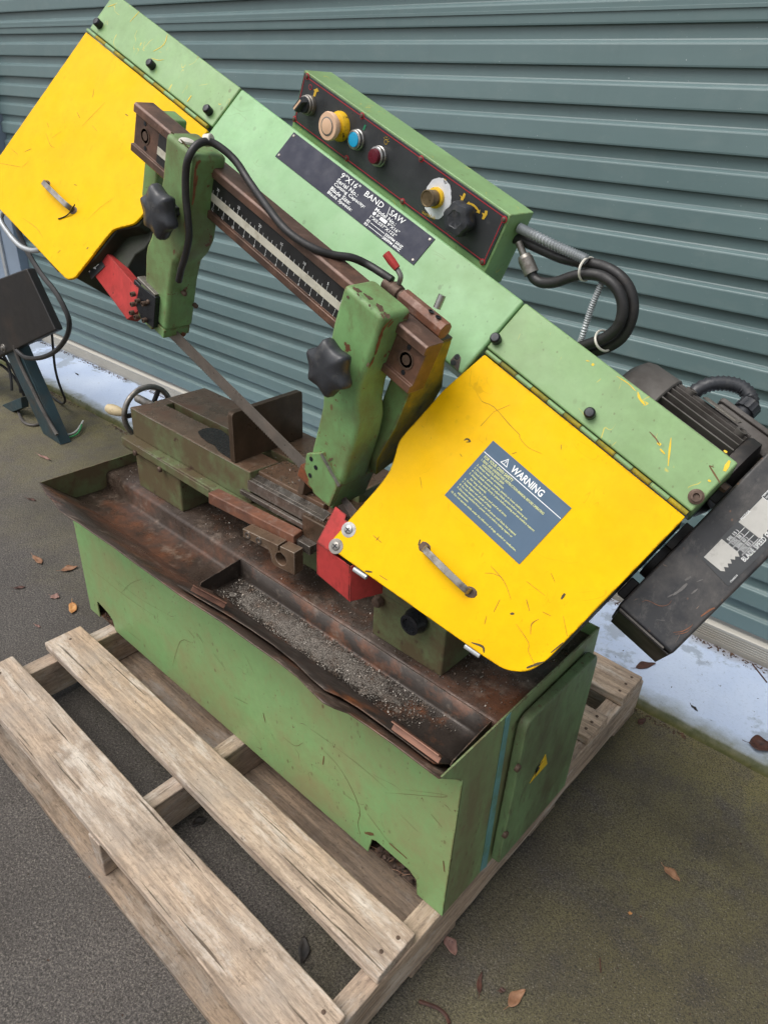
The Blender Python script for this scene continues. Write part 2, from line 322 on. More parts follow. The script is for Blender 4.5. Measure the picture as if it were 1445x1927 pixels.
def door_mat():
    k = NT('door_steel')
    c = k.mix(k.ramp(k.noise(3, 5, .6, k.mp((.3, 1, 1))), .3, .7), lin(96, 117, 118), lin(106, 127, 128))
    c = k.mix(k.ramp(k.noise(16, 6, .7, k.mp((.6, 1, 1))), .5, .75, 0, .4), c, lin(122, 136, 134))
    c = k.mix(k.ramp(k.noise(9, 6, .7, k.mp((1, 1, .12), (0, 0, 0), (3, 3, 3))), .54, .72, 0, .30), c, lin(92, 110, 112))
    c = k.mix(k.ramp(k.noise(190, 3, .6), .735, .75, 0, .9), c, lin(206, 212, 210))
    k.set('Base Color', c); k.set('Roughness', k.ramp(k.noise(6, 5, .6, k.mp((.3, 1, 1))), .3, .7, .28, .42))
    k.bump(k.noise(7, 3, .5, k.mp((1, 1, 1))), .05, .01); MAT['door_steel'] = k.m
door_mat()
def leafmat(name, a, b):
    k = NT(name); c = k.mix(k.ramp(k.noise(60, 5, .6), .35, .65), a, b)
    c = k.mix(k.ramp(k.noise(160, 4, .6), .6, .7, 0, .8), c, tuple(x*.3 for x in a))
    k.set('Base Color', c); k.set('Roughness', .6); k.bump(k.noise(150, 4), .3, .002); MAT[name] = k.m
leafmat('leaf_orange', lin(166, 108, 56), lin(196, 148, 92)); leafmat('leaf_brown', lin(118, 82, 58), lin(150, 112, 84))
leafmat('leaf_dark', lin(58, 36, 30), lin(84, 52, 40)); leafmat('leaf_black', lin(30, 28, 28), lin(48, 42, 38)); leafmat('leaf_pink', lin(118, 88, 82), lin(146, 112, 100))
def chipmat():
    k = NT('swarf'); c = k.mix(k.ramp(k.noise(300, 2), .35, .65), lin(84, 78, 70), lin(150, 144, 136))
    c = k.mix(k.ramp(k.noise(40, 3), .5, .7, 0, .7), c, lin(112, 84, 62))
    k.set('Base Color', c); k.set('Metallic', .45); k.set('Roughness', .42); MAT['swarf'] = k.m
chipmat()
simple('soil', lin(66, 50, 40), .9, var=.4, vscale=60, bump=.6, bscale=120, dirt=(lin(104, 76, 54), 50, .5, .7))
simple('moss', lin(96, 104, 44), .9, var=.4, vscale=60, bump=.4, bscale=200)

# ------------------------------------------------------------------ mesh helpers
COL = scene.collection
WLOC = {}
class MB:
    def __init__(s): s.v = []; s.f = []; s.m = []
    def add(s, vs, fs, mat=0):
        o = len(s.v); s.v += [tuple(float(c) for c in p) for p in vs]
        s.f += [tuple(i+o for i in f) for f in fs]; s.m += [mat]*len(fs); return s
    def prism(s, pts, d, mat=0, taper=None):
        n = len(pts); d = A(d, dtype=float); top = [A(p)+d for p in pts]
        if taper is not None:
            c = sum(top)/n; top = [c+(p-c)*taper for p in top]
        fs = [tuple(range(n)), tuple(range(2*n-1, n-1, -1))] + [(i, (i+1) % n, n+(i+1) % n, n+i) for i in range(n)]
        return s.add(list(pts)+top, fs, mat)
    def box(s, a, b, mat=0, fr=None):
        """axis box; fr maps local (x,y,z) to world"""
        fr = fr or (lambda x, y, z: A([x, y, z]))
        (x0, y0, z0), (x1, y1, z1) = a, b
        p = [fr(x0, y0, z0), fr(x1, y0, z0), fr(x1, y1, z0), fr(x0, y1, z0)]
        q = [fr(x0, y0, z1), fr(x1, y0, z1), fr(x1, y1, z1), fr(x0, y1, z1)]
        return s.add(p+q, [(3, 2, 1, 0), (4, 5, 6, 7), (0, 1, 5, 4), (1, 2, 6, 5), (2, 3, 7, 6), (3, 0, 4, 7)], mat)
    def lathe(s, o, ax, prof, n=24, mat=0, rfun=None):
        o = A(o, dtype=float); ax = A(ax, dtype=float); ax = ax/np.linalg.norm(ax)
        e1 = np.cross(ax, A([0.3, .2, 1.0])); e1 = e1/np.linalg.norm(e1); e2 = np.cross(ax, e1)
        vs = []; fs = []
        for (r, h) in prof:
            for i in range(n):
                a = 2*math.pi*i/n; rr = r*(rfun(a) if rfun else 1)
                vs.append(o + ax*h + rr*(math.cos(a)*e1 + math.sin(a)*e2))
        for j in range(len(prof)-1):
            for i in range(n): fs.append((j*n+i, j*n+(i+1) % n, (j+1)*n+(i+1) % n, (j+1)*n+i))
        fs.append(tuple(range(n-1, -1, -1))); fs.append(tuple((len(prof)-1)*n+i for i in range(n)))
        return s.add(vs, fs, mat)
    def tube(s, pts, r, n=10, mat=0, ribs=None, squash=None):
        pts = [A(p, dtype=float) for p in pts]; vs = []; fs = []
        e = None; m = len(pts)
        for i, p in enumerate(pts):
            t = pts[min(i+1, m-1)] - pts[max(i-1, 0)]; t = t/(np.linalg.norm(t)+1e-12)
            if e is None:
                e = np.cross(t, A([.1, .3, 1.0])); 
            e = e - (e@t)*t; e = e/(np.linalg.norm(e)+1e-12); b = np.cross(t, e)
            rr = r[i] if isinstance(r, (list, tuple)) else r
            if ribs: rr = rr*(1 + ribs[1]*(1 if (i//ribs[0]) % 2 else -1))
            for j in range(n):
                a = 2*math.pi*j/n; vs.append(p + rr*(math.cos(a)*e + math.sin(a)*b))
        for i in range(m-1):
            for j in range(n): fs.append((i*n+j, i*n+(j+1) % n, (i+1)*n+(j+1) % n, (i+1)*n+j))
        fs.append(tuple(range(n-1, -1, -1))); fs.append(tuple((m-1)*n+j for j in range(n)))
        return s.add(vs, fs, mat)
    def build(s, name, mats, parent=None, bevel=0.0, seg=2, smooth=35, **tags):
        if isinstance(mats, str): mats = [mats]
        pts = A(s.v); c = (pts.min(0)+pts.max(0))/2
        me = bpy.data.meshes.new(name); me.from_pydata([tuple(p-c) for p in pts], [], s.f)
        for q in mats: me.materials.append(MAT[q])
        me.polygons.foreach_set('material_index', s.m)
        bm = bmesh.new(); bm.from_mesh(me); bmesh.ops.recalc_face_normals(bm, faces=bm.faces[:]); bm.to_mesh(me); bm.free()
        me.polygons.foreach_set('use_smooth', [True]*len(me.polygons)); me.set_sharp_from_angle(angle=math.radians(smooth))
        o = bpy.data.objects.new(name, me); COL.objects.link(o)
        place(o, c, parent)
        if bevel:
            b = o.modifiers.new('bevel', 'BEVEL'); b.width = bevel; b.segments = seg; b.limit_method = 'ANGLE'; b.angle_limit = math.radians(38)
            b.harden_normals = True; b.use_clamp_overlap = True
        for k_, v_ in tags.items(): o[k_] = v_
        return o
def place(o, wloc, parent):
    wloc = A(wloc, dtype=float); WLOC[o.name] = wloc
    if parent is not None:
        o.parent = parent; o.location = tuple(wloc - WLOC[parent.name])
    else: o.location = tuple(wloc)
def thing(name, loc, label, cat, group=None):
    o = bpy.data.objects.new(name, None); COL.objects.link(o); o.empty_display_size = .1; place(o, loc, None)
    o['label'] = label; o['category'] = cat
    if group: o['group'] = group
    return o
def cat(pts, sub=8):
    """Catmull-Rom through points"""
    P = [A(p, dtype=float) for p in pts]; P = [2*P[0]-P[1]] + P + [2*P[-1]-P[-2]]; out = []
    for i in range(1, len(P)-2):
        for k in range(sub):
            t = k/sub; a, b, c, d = P[i-1:i+3]
            out.append(.5*((2*b) + (c-a)*t + (2*a-5*b+4*c-d)*t*t + (3*b-a-3*c+d)*t**3))
    out.append(P[-2]); return out
def rounded(pts, r, n=4):
    """round the corners of a closed polygon of 3D points; r is one radius or one for each corner"""
    out = []; m = len(pts)
    for i in range(m):
        p0, p1, p2 = A(pts[i-1]), A(pts[i]), A(pts[(i+1) % m]); rr = r[i] if isinstance(r, (list, tuple)) else r
        if rr <= 0: out.append(p1); continue
        a = p0-p1; b = p2-p1; la, lb = np.linalg.norm(a), np.linalg.norm(b); q = min(rr, la*.45, lb*.45)
        s0 = p1+a/la*q; s1 = p1+b/lb*q
        for k in range(n+1):
            t = k/n; out.append((1-t)**2*s0 + 2*t*(1-t)*p1 + t*t*s1)
    return out
TEXTS = []
def text(string, name, mat, parent, org, xd, yd, width=None, height=.01, align='LEFT', ext=.00025, bold=0.0):
    """queue lettering: org = lower-left corner of the line, xd/yd unit directions, fitted to width"""
    TEXTS.append((string, name, mat, parent, A(org), A(xd), A(yd), width, height, ext, bold))
def flush_text():
    tmp = []
    for t in TEXTS:
        cu = bpy.data.curves.new('t', 'FONT'); cu.body = t[0]; cu.size = 1.0; cu.resolution_u = 2; cu.offset = t[10]
        o = bpy.data.objects.new('t', cu); COL.objects.link(o); tmp.append(o)
    bpy.context.view_layer.update(); dg = bpy.context.evaluated_depsgraph_get()
    for o, t in zip(tmp, TEXTS):
        me = bpy.data.meshes.new_from_object(o.evaluated_get(dg)); string, name, mat, parent, org, xd, yd, width, height, ext, bold = t
        co = A([v.co[:] for v in me.vertices]); 
        if len(co) == 0: continue
        x0, x1 = co[:, 0].min(), co[:, 0].max(); y0, y1 = co[:, 1].min(), co[:, 1].max()
        capy = .69 if string.upper() == string else (y1-y0)
        sy = height/capy; sx = (width/(x1-x0)) if width else sy
        nz = np.cross(xd, yd)
        vs = [org + (c[0]-x0)*sx*xd + (c[1]-(0 if string.upper() == string else y0))*sy*yd + nz*ext for c in co]
        mb = MB(); mb.add(vs, [tuple(p.vertices) for p in me.polygons])
        ob = mb.build(name, mat, parent)
        # keep the lettering facing outward
        m2 = ob.data
        if len(m2.polygons) and (A(m2.polygons[0].normal[:])@nz) < 0: m2.flip_normals()
        bpy.data.meshes.remove(me)
    for o in tmp:
        cu = o.data; bpy.data.objects.remove(o); bpy.data.curves.remove(cu)
random.seed(7)
R = random.uniform

# ================================================================== SETTING
mb = MB(); mb.add([(-240, -240, 0), (240, -240, 0), (240, 240, 0), (-240, 240, 0)], [(0, 1, 2, 3)])
ground = mb.build('ground', 'concrete', kind='structure')
KD = A([math.cos(.018), math.sin(.018), 0]); KN = A([-KD[1], KD[0], 0]); K0 = A([0, .766, 0])     # edge of the raised slab
mb = MB(); n = 260; top = []; bot = []; back = []
for i in range(n+1):
    x_ = -6 + 12*i/n; e = .006*mnoise.noise(Vector((x_*7, 0, 0))) + .004*mnoise.noise(Vector((x_*31, 3, 0)))
    p = K0 + KD*x_ + KN*e
    bot.append(p + A([0, 0, -.02])); top.append(p + KN*.004 + A([0, 0, .024])); back.append(p + KN*(.012-e) + A([0, 0, .031]))
far = [K0 + KD*(-6 + 12*i/n) + KN*3 + A([0, 0, .031]) for i in range(n+1)]
vs_ = bot+top+back+far; m_ = n+1
mb.add(vs_, [(j*m_+i, j*m_+i+1, (j+1)*m_+i+1, (j+1)*m_+i) for j in range(3) for i in range(n)])
slab_o = mb.build('concrete_slab', 'slab_paint', smooth=50, kind='structure')

# ---- roller door
DD = A([math.cos(.031), math.sin(.031), 0]); DN = A([DD[1], -DD[0], 0]); D0 = A([0, 1.105, 0])    # along, outward (to the camera), origin
def DP(x, d, z): return D0 + DD*x + DN*d + A([0, 0, z])
door = thing('roller_door', DP(0, 0, .03), 'grey green steel roller door of horizontal ribbed slats behind the saw', 'roller door')
XL, XR = -2.42, 3.4
per = .0768
for k in range(-16, 17):
    z0 = 1.334 + per*k
    if z0 - per < .08: 
        continue
    prof = [(-.004, z0+.004), (-.001, z0+.004), (.0, z0-.026), (.0012, z0-.0285), (.0034, z0-.0300), (.0045, z0-.0310), (.0095, z0-.0338), (.0106, z0-.0350), (.0114, z0-.0375), (.0120, z0-per+.004), (.0114, z0-per+.0008), (.0095, z0-per), (.0045, z0-per+.0006), (.0035, z0-per+.0055), (-.003, z0-per+.0062), (-.004, z0-per+.006)]
    mb = MB(); t = R(-.0009, .0009); NS = 1
    nx = 30; ring = len(prof); vs_ = []
    for i in range(nx+1):
        x_ = XL + (XR-XL)*i/nx
        for (d, z) in prof:
            w_ = .0006*mnoise.noise(Vector((x_*2.2, z*9, k*3.1)))
            vs_.append(DP(x_, d + t*(z-z0)/per*3 + w_*(1 if d > 0 else 0), z))
    fs_ = [(i*ring+j, i*ring+(j+1) % ring, (i+1)*ring+(j+1) % ring, (i+1)*ring+j) for i in range(nx) for j in range(ring)]
    fs_ += [tuple(range(ring)), tuple(nx*ring+j for j in range(ring))]
    mb.add(vs_, fs_); mb.build('slat', 'door_steel', door, smooth=7)
for zz in (1.437, .742):       # lapped seams that join two curtain sheets
    mb = MB(); mb.box((XL, .0105, zz-.0035), (XR, .0132, zz+.0035), fr=DP); mb.build('seam', 'door_steel', door, bevel=.0006)
mb = MB()
prof = [(-.01, .032), (.02, .032), (.022, .045)]
for i in range(5): prof += [(.022, .048+.007*i), (.0195, .049+.007*i), (.0195, .0505+.007*i), (.022, .0515+.007*i)]
prof += [(.022, .087), (.014, .092), (-.01, .092)]
mb.prism([DP(XL, d, z) for d, z in prof], DD*(XR-XL)); mb.build('bottom_rail', 'aluminium_rail', door)
mb = MB(); mb.box((XL, -.01, .03), (XR, .012, .033), fr=DP); mb.build('weather_seal', 'rubber', door)
# steel jamb at the far end of the door
post = thing('door_post', DP(-2.5, 0, .03), 'pale grey steel post at the end of the roller door', 'post')
mb = MB(); mb.box((-2.62, -.05, .031), (-2.425, .055, 2.7), fr=DP); mb.build('post_body', 'steel_post_grey', post, bevel=.004)
mb = MB(); mb.box((-2.6, .0552, .3), (-2.57, .066, 2.7), fr=DP); mb.build('guide_channel', 'galvanized', post, bevel=.002)
mb = MB(); mb.box((-8, -.1, 0), (-2.63, -.02, 2.7), fr=DP)
wallo = mb.build('wall', 'steel_post_grey'); wallo['label'] = 'plain pale grey steel wall beyond the door post'; wallo['category'] = 'wall'
# dirt that has gathered under the door and along the foot of the slab
def scatter_mesh(name, mat, gen, n, smin, smax, flat=.35, label=None, category=None):
    mb = MB()
    for i in range(n):
        p = gen()
        if p is None: continue
        s = R(smin, smax); a = A([R(-1, 1), R(-1, 1), R(-flat, flat)]); a /= np.linalg.norm(a); b = np.cross(a, A([R(-.4, .4), R(-.4, .4), 1])); b /= np.linalg.norm(b)
        c = np.cross(a, b); k1 = R(.35, .9); h = s*R(.15, .5)
        p = A(p) + A([0, 0, s*.12])
        mb.add([p-a*s*.5-b*s*k1*.3, p+a*s*.5-b*s*k1*.5, p+a*s*.4+b*s*k1*.5, p-a*s*.5+b*s*k1*.4, p+c*h], [(0, 1, 4), (1, 2, 4), (2, 3, 4), (3, 0, 4), (3, 2, 1, 0)])
    o = mb.build(name, mat, smooth=5, kind='stuff')
    if label: o['label'] = label; o['category'] = category
    return o
def gen_door():
    x_ = R(-2.4, 2.2); d = abs(random.gauss(0, .012)); return DP(x_, .024+d, .031) if mnoise.noise(Vector((x_*3, 0, 0))) > -.15 else None
scatter_mesh('leaf_litter', 'soil', gen_door, 2600, .002, .008, .3, 'dark dirt and leaf litter along the foot of the door', 'litter')
def gen_kerb():
    x_ = R(-2.5, 2.0); d = abs(random.gauss(0, .008)); return K0 + KD*x_ - KN*(d+.004) if mnoise.noise(Vector((x_*4, 2, 0))) > .0 else None
scatter_mesh('kerb_dirt', 'soil', gen_kerb, 1200, .003, .010, .3, 'dark dirt lying in the joint at the slab edge', 'dirt')
def gen_moss():
    x_ = R(-1.6, 2.0); return K0 + KD*x_ + KN*R(.0, .03)*R(.3, 1) + A([0, 0, .028]) if mnoise.noise(Vector((x_*5, 5, 0))) > .12 else None
scatter_mesh('moss', 'moss', gen_moss, 1500, .002, .006, .8, 'green moss on the rounded edge of the painted slab', 'moss')

# ---- pallet
pal = thing('pallet', (.6, .25, 0), 'weathered wooden pallet carrying the band saw', 'pallet')
PX0, PX1 = .074, 1.114
def board(name, mat, x0, x1, y0, y1, z0, z1, long='x', warp=.004, seed=0):
    mb = MB(); nseg = 26; ring = []; vs_ = []
    for i in range(nseg+1):
        t = i/nseg; 
        def nz(k, f=4): return mnoise.noise(Vector((t*f, seed*3.7+k*1.3, k)))
        w = warp
        endj = (.5 if i in (0, nseg) else 0)
        cs = [(0, 0), (1, 0), (1, 1), (0, 1)]
        for c, (a, b) in enumerate(cs):
            da = w*nz(c)*1.2 + .0015*nz(c+9, 19); db = w*.6*nz(c+5)
            jl = endj*.010*mnoise.noise(Vector((c*2.3, seed*1.7, i)))
            if long == 'x': vs_.append((x0+(x1-x0)*t + jl, y0+(y1-y0)*a + da, z0+(z1-z0)*b + (db if b else 0)))
            else: vs_.append((x0+(x1-x0)*a + da, y0+(y1-y0)*t + jl, z0+(z1-z0)*b + (db*.4 if b else 0)))
    fs_ = [(i*4+j, i*4+(j+1) % 4, (i+1)*4+(j+1) % 4, (i+1)*4+j) for i in range(nseg) for j in range(4)] + [(0, 1, 2, 3), tuple(nseg*4+j for j in range(4))]
    mb.add(vs_, fs_); return mb.build(name, mat, pal, bevel=.003, seg=2, smooth=50)
BT = ZB - .001
for i, xb in enumerate((PX0+.01, .575, 1.079)): board('bearer', 'wood_y', xb, xb+.037, -.315, .765, .019, BT, 'y', .0025, i)
for i, (y0, y1) in enumerate(((-.315, -.215), (-.147, -.06), (.49, .575), (.645, .745))):
    board('deck_board', 'wood_x', PX0-.004 if i != 0 else PX0-.01, PX1+R(-.006, .004), y0, y1, ZB+.0005, ZB+.0225, 'x', .003, i+11)
for i, (y0, y1) in enumerate(((-.326, -.245), (-.062, .06), (.3, .4), (.66, .765))):
    board('bottom_board', 'wood_low', PX0, PX1, y0, y1, .001, .0185, 'x', .002, i+31)
for (x, y) in [(1.095, -.262), (1.09, -.235), (1.098, -.085), (1.093, -.118), (1.098, .51), (1.098, .535), (1.098, .558), (1.098, .665), (1.098, .695), (1.098, .725), (.1, -.1), (.1, -.26)]:
    mb = MB(); mb.lathe((x, y, ZB+.0222), Z, [(.0035, 0), (.0035, .001), (.0015, .0014)], 10); mb.build('nail', 'bolt_rusty', pal)

# ================================================================== BAND SAW
saw = thing('band_saw', (.56, .2, ZB), 'large green and yellow metal cutting band saw with its head raised at a slant', 'band saw')
def P2(pts, f, *a): return [f(p, *a) for p in pts]
def Rb(name, mats, mbx, parent=None, bevel=.002, **k): return mbx.build(name, mats, parent if parent is not None else saw, bevel=bevel, **k)

# ---- cabinet: four folded sheets, feet cut-outs in the front
mb = MB(); T = .003
def cutfront(pts): return [A([p[0], 0, p[1]]) for p in pts]
nl = [(.045, ZB), (.045, ZB+.045), (.050, ZB+.050), (.095, ZB+.040), (.112, ZB+.030), (.118, ZB)]
nr = [(.955, ZB), (.962, ZB+.040), (.972, ZB+.046), (1.045, ZB+.044), (1.062, ZB+.034), (1.066, ZB)]
outl = [(0, ZB)] + nl + nr + [(L, ZB), (L, Z1-.001), (0, Z1-.001)]
mb.prism(cutfront(outl), (0, T, 0))
cab = Rb('cabinet', 'green_base', mb, bevel=.0008)
for xx, nm in ((0.0, 'green_vise'), (L, 'green_side')):
    prof = [(.0005, ZB), (.0005, Z1+.004), (-.0572, Z2), (WD, Z2), (WD, ZB)]
    mb = MB(); mb.prism([A([xx, y, z]) for y, z in prof], ((T if xx == 0 else -T), 0, 0), 0); Rb('end_plate', nm, mb, cab, .0006)
mb = MB(); mb.box((T, WD-T, ZB), (L-T, WD, Z2)); Rb('back_plate', 'green_base', mb, cab, .0006)
mb = MB(); mb.box((T+.001, T+.001, ZB+.001), (L-T-.001, WD-T-.001, ZB+.004)); Rb('floor_plate', 'tray_rust', mb, cab, 0)
# painted seam on the end of the cabinet
mb = MB(); q = [onx(p, L+.0006) for p in [(951, 1352), (961, 1340), (915, 1630), (903, 1640)]]
mb.prism(q, (.0006, 0, 0)); Rb('paint_stripe', 'paint_blue_line', mb, cab, 0)
# electrical door on the end
pxd = [(948, 1392), (1062, 1262), (1083, 1246), (1097, 1252), (1098, 1275), (1080, 1408), (921, 1618), (917, 1612)]
dp = [onx(p, L+.021) for p in pxd]
y0 = min(p[1] for p in dp); 
z_top = .462; z_bot = .128
dq = [A([L+.003, .128, z_bot]), A([L+.003, .352, z_bot]), A([L+.003, .352, z_top]), A([L+.003, .128, z_top])]
mb = MB(); mb.prism(rounded(dq, [.004, .004, .022, .022], 6), (.017, 0, 0)); sdoor = Rb('side_door', 'green_door', mb, bevel=.004, seg=3)
for p in ((973, 1445), (950, 1570)):
    q = onx(p, L+.02); mb = MB(); mb.lathe(q, X, [(.0065, -.002), (.0065, .003), (.005, .004), (.002, .0035)], 14); Rb('screw', 'bolt_rusty', mb, sdoor, 0)
tri = [onx(p, L+.0206) for p in [(1026, 1419), (1029, 1437), (996, 1474)]]
mb = MB(); mb.prism(tri, (.0006, 0, 0)); trio = Rb('warning_sticker', 'sticker_yellow', mb, sdoor, 0)
bolt_px = [(1021, 1432), (1011, 1444), (1015, 1444), (1005, 1460), (1013, 1449), (1009, 1449)]
mb = MB(); mb.prism([onx(p, L+.0214) for p in bolt_px], (.0003, 0, 0)); Rb('lightning_mark', 'panel_black', mb, sdoor, 0)

# ---- chip tray with its bent front lip
SL = A([0, .0]); lip_n = np.cross(X, A([0, -.0692, .0637])); lip_n = lip_n/np.linalg.norm(lip_n); lip_c = lip_n@A([0, .012, .4245])
lip_px = [(74, 907), (88, 930), (100, 942), (114, 962), (130, 973), (150, 985), (175, 1003), (215, 1030), (255, 1060), (300, 1092), (340, 1121), (372, 1141), (420, 1172), (470, 1208), (520, 1243), (560, 1274), (585, 1300), (608, 1322), (630, 1333), (655, 1342), (690, 1365), (740, 1400), (790, 1438), (829, 1467)]
edge = [hit(p, lip_n, lip_c) for p in lip_px]
edge[0] = A([0, edge[0][1], edge[0][2]]); edge[-1] = A([L-.0002, edge[-1][1], edge[-1][2]])
mb = MB(); m_ = len(edge); cols = []
for e in edge:
    x_ = min(max(e[0], .0031), L-.0031); bw = .0015*mnoise.noise(Vector((x_*9, 0, 0)))
    cols += [e, e*.5+A([x_, .014, .4225])*.5 + A([0, 0, bw]), A([x_, .010, .4262]), A([x_, .017, .4216]), A([x_, .085, .4195]), A([x_, .0935, .4245]), A([x_, .0965, .455]), A([x_, .103, .4605]), A([x_, WD-.0032, .4625])]
rr = 9
mb.add(cols, [(i*rr+j, i*rr+j+1, (i+1)*rr+j+1, (i+1)*rr+j) for i in range(m_-1) for j in range(rr-1)])
tray = Rb('chip_tray', 'tray_rust', mb, bevel=0, smooth=60)
sol = tray.modifiers.new('sheet', 'SOLIDIFY'); sol.thickness = .0022; sol.offset = 0

# ---- swarf and debris: far too many to count
def gen_tray():
    x_ = R(.02, 1.1); y = R(.105, .36)
    dens = .25 + .6*mnoise.noise(Vector((x_*5, y*9, 1))) + (.5 if x_ > .6 else -.05) + (.25 if y < .2 else -.1)
    return (x_, y, .4632) if R(0, 1) < dens else None
# ---- vise
ZT = .640
def gvise(mbx, a, b): return mbx.box(a, b)
mb = MB()
mb.prism([A([.088, .132, ZT]), A([.508, .127, ZT]), A([.512, .196, ZT]), A([.10, .198, ZT])], (0, 0, -.068)); mb.box((.092, .219, .572), (.70, .325, ZT-.0005)); mb.box((.09, .19, .572), (.125, .222, ZT-.001))
mb.box((.095, .175, .572), (.66, .23, .598))
bed = Rb('vise_bed', ['green_vise', 'vise_steel'], mb, bevel=.003)
for p in bed.data.polygons:
    if p.normal.z > .7: p.material_index = 1
mb = MB(); mb.prism([A([.075, .108, .5725]), A([.40, .108, .5665]), A([.40, .128, .5665]), A([.075, .128, .5725])], (0, 0, -.02)); mb.box((.08, .11, .5475), (.62, .30, .5718)); Rb('lower_slide', ['green_vise'], mb, bed, .003)
mb = MB(); mb.box((.112, .117, .461), (.282, .20, .549)); Rb('foot', 'green_vise', mb, bed, .004)
mb = MB(); mb.box((.50, .17, .461), (.69, .33, .548)); Rb('foot', 'green_vise', mb, bed, .004)
# right-hand part of the bed: lower plate and machined ways
mb = MB(); mb.box((.509, .146, .575), (.685, .2142, ZT-.003)); Rb('bed_plate', 'vise_steel', mb, bed, .002)
mb = MB(); mb.prism([A([.50, .1455, .630]), A([.50, .127, .622]), A([.50, .1265, .600]), A([.50, .1455, .600])], (.205, 0, 0)); mb.box((.485, .119, .588), (.705, .1262, .598)); Rb('way', 'screw_rail', mb, bed, .001)
mb = MB(); mb.box((.485, .100, .560), (.70, .1185, .578)); Rb('way', 'screw_rail', mb, bed, .0015)
# rusty front bar
zb_ = .588
bar = [onz(p, zb_) for p in [(391, 927), (412, 918), (570, 997), (553, 1009)]]
mb = MB(); mb.prism(bar, (0, 0, -.024)); Rb('stop_bar', 'rust_bar', mb, bed, .0025)
# bar-stop clamp: arm with a round socket and a saw cut
zc = .574
c4 = [onz(p, zc) for p in [(457, 995), (468, 985), (563, 1031), (554, 1041)]]
ex = (c4[3]-c4[0]); ln = np.linalg.norm(ex); ex = ex/ln; ey = c4[1]-c4[0]; ey = ey - (ey@ex)*ex; ey = ey/np.linalg.norm(ey)*.0225
def cl(a, h): return c4[0] + ex*a*ln + A([0, 0, h])
outl = [cl(0, 0), cl(.70, 0), cl(.70, -.014), cl(.715, -.014), cl(.715, 0), cl(1, 0), cl(1, -.046), cl(.60, -.046), cl(.54, -.030), cl(.0, -.016)]
outl = [cl(0, 0), cl(.69, 0), cl(.69, -.012)]
cc_ = cl(.74, -.026); rr_ = .0125
for i in range(17):
    a = math.pi*.5 + .25 + (2*math.pi-.5)*i/16
    outl.append(cc_ + ex*rr_*math.cos(a) + Z*rr_*math.sin(a))
outl += [cl(.73, -.012), cl(.73, 0), cl(1, 0), cl(1, -.046), cl(.62, -.046), cl(.56, -.040), cl(.54, -.026), cl(.5, -.019), cl(0, -.017)]
# order the socket arc so that the outline does not cross itself
arc = outl[3:20]; outl = outl[:3] + arc + outl[20:]
mb = MB(); mb.prism(outl, ey); clampo = Rb('stop_clamp', 'vise_steel', mb, bevel=.0008)
for a in (.10, .32):
    q = cl(a, -.0085) - ey/np.linalg.norm(ey)*.0006; mb = MB(); mb.lathe(q, -ey, [(.0066, -.001), (.0066, .001), (.0044, .0012), (.0042, -.0008), (.0022, -.001)], 16); Rb('cap_screw', 'steel_bright', mb, clampo, 0)
# moving jaw
mb = MB(); jx = .462
jt = [A([jx, .129, ZT+.0005]), A([jx-.004, .304, ZT+.0005]), A([jx-.004, .304, .741]), A([jx, .129, .741])]
mb.prism(rounded(jt, [.001, .001, .008, .008], 3), (-.013, 0, 0)); jaw = Rb('moving_jaw', 'jaw_steel', mb, bevel=.002)
mb = MB(); mb.lathe((jx-.026, .168, ZT+.001), Z, [(.024, 0), (.024, .022), (.020, .03), (.012, .031)], 24); Rb('pivot_boss', 'jaw_steel', mb, jaw, .001)
mb = MB(); mb.prism([A([jx-.0135, .21, ZT+.001]), A([jx-.08, .21, ZT+.001]), A([jx-.0135, .21, ZT+.075])], (0, .016, 0)); Rb('gusset', 'jaw_steel', mb, jaw, .001)
# fixed jaw
mb = MB(); mb.prism([A([.628, .135, ZT]), A([.628, .32, ZT]), A([.628, .32, .715]), A([.628, .20, .715]), A([.628, .15, .690])], (.014, 0, 0)); fjaw = Rb('fixed_jaw', 'jaw_steel', mb, bevel=.003)
mb = MB(); mb.prism(rounded([A([.655, .118, .5735]), A([.75, .118, .5735]), A([.76, .17, .5735]), A([.74, .25, .5735]), A([.655, .25, .5735])], .012), (0, 0, .045)); Rb('jaw_base', 'jaw_steel', mb, fjaw, .004)
mb = MB(); mb.lathe((.705, .155, .618), Z, [(.02, 0), (.02, .006), (.011, .008), (.011, .034), (.008, .036)], 20); Rb('clamp_bolt', 'rust_bar', mb, fjaw, .0006)
# vise screw and handwheel
mb = MB(); mb.tube([(-.06, .235, .59), (.10, .235, .59)], .010, 14); Rb('vise_screw', 'steel_dull', mb, bed, 0)
hwx, hwy, hwz, hwr = -.030, .241, .562, .063
ringp = [A([hwx, hwy+hwr*math.cos(a), hwz+hwr*math.sin(a)]) for a in [2*math.pi*i/48 for i in range(49)]]
mb = MB(); mb.tube(ringp, .0068, 12); hw = Rb('handwheel', 'steel_dull', mb, bevel=0)
for k in range(3):
    a = math.pi/2 - .62 + k*2*math.pi/3; mb = MB(); mb.tube([(hwx+.006, hwy, hwz), (hwx, hwy+hwr*math.cos(a), hwz+hwr*math.sin(a))], .006, 10); Rb('spoke', 'motor_dark', mb, hw, 0)
mb = MB(); mb.lathe((hwx-.012, hwy, hwz), X, [(.014, 0), (.016, .006), (.016, .03), (.012, .034)], 20); Rb('hub', 'motor_dark', mb, hw, 0)
hq = onx((232, 788), hwx-.012)
mb = MB(); mb.lathe((hwx-.006, hwy-hwr*.97, hwz+.012), (-.9, -.35, .1), [(.006, 0), (.010, .006), (.0125, .02), (.013, .034), (.010, .045), (.005, .049)], 18); Rb('handle_grip', 'handle_wood', mb, hw, 0)

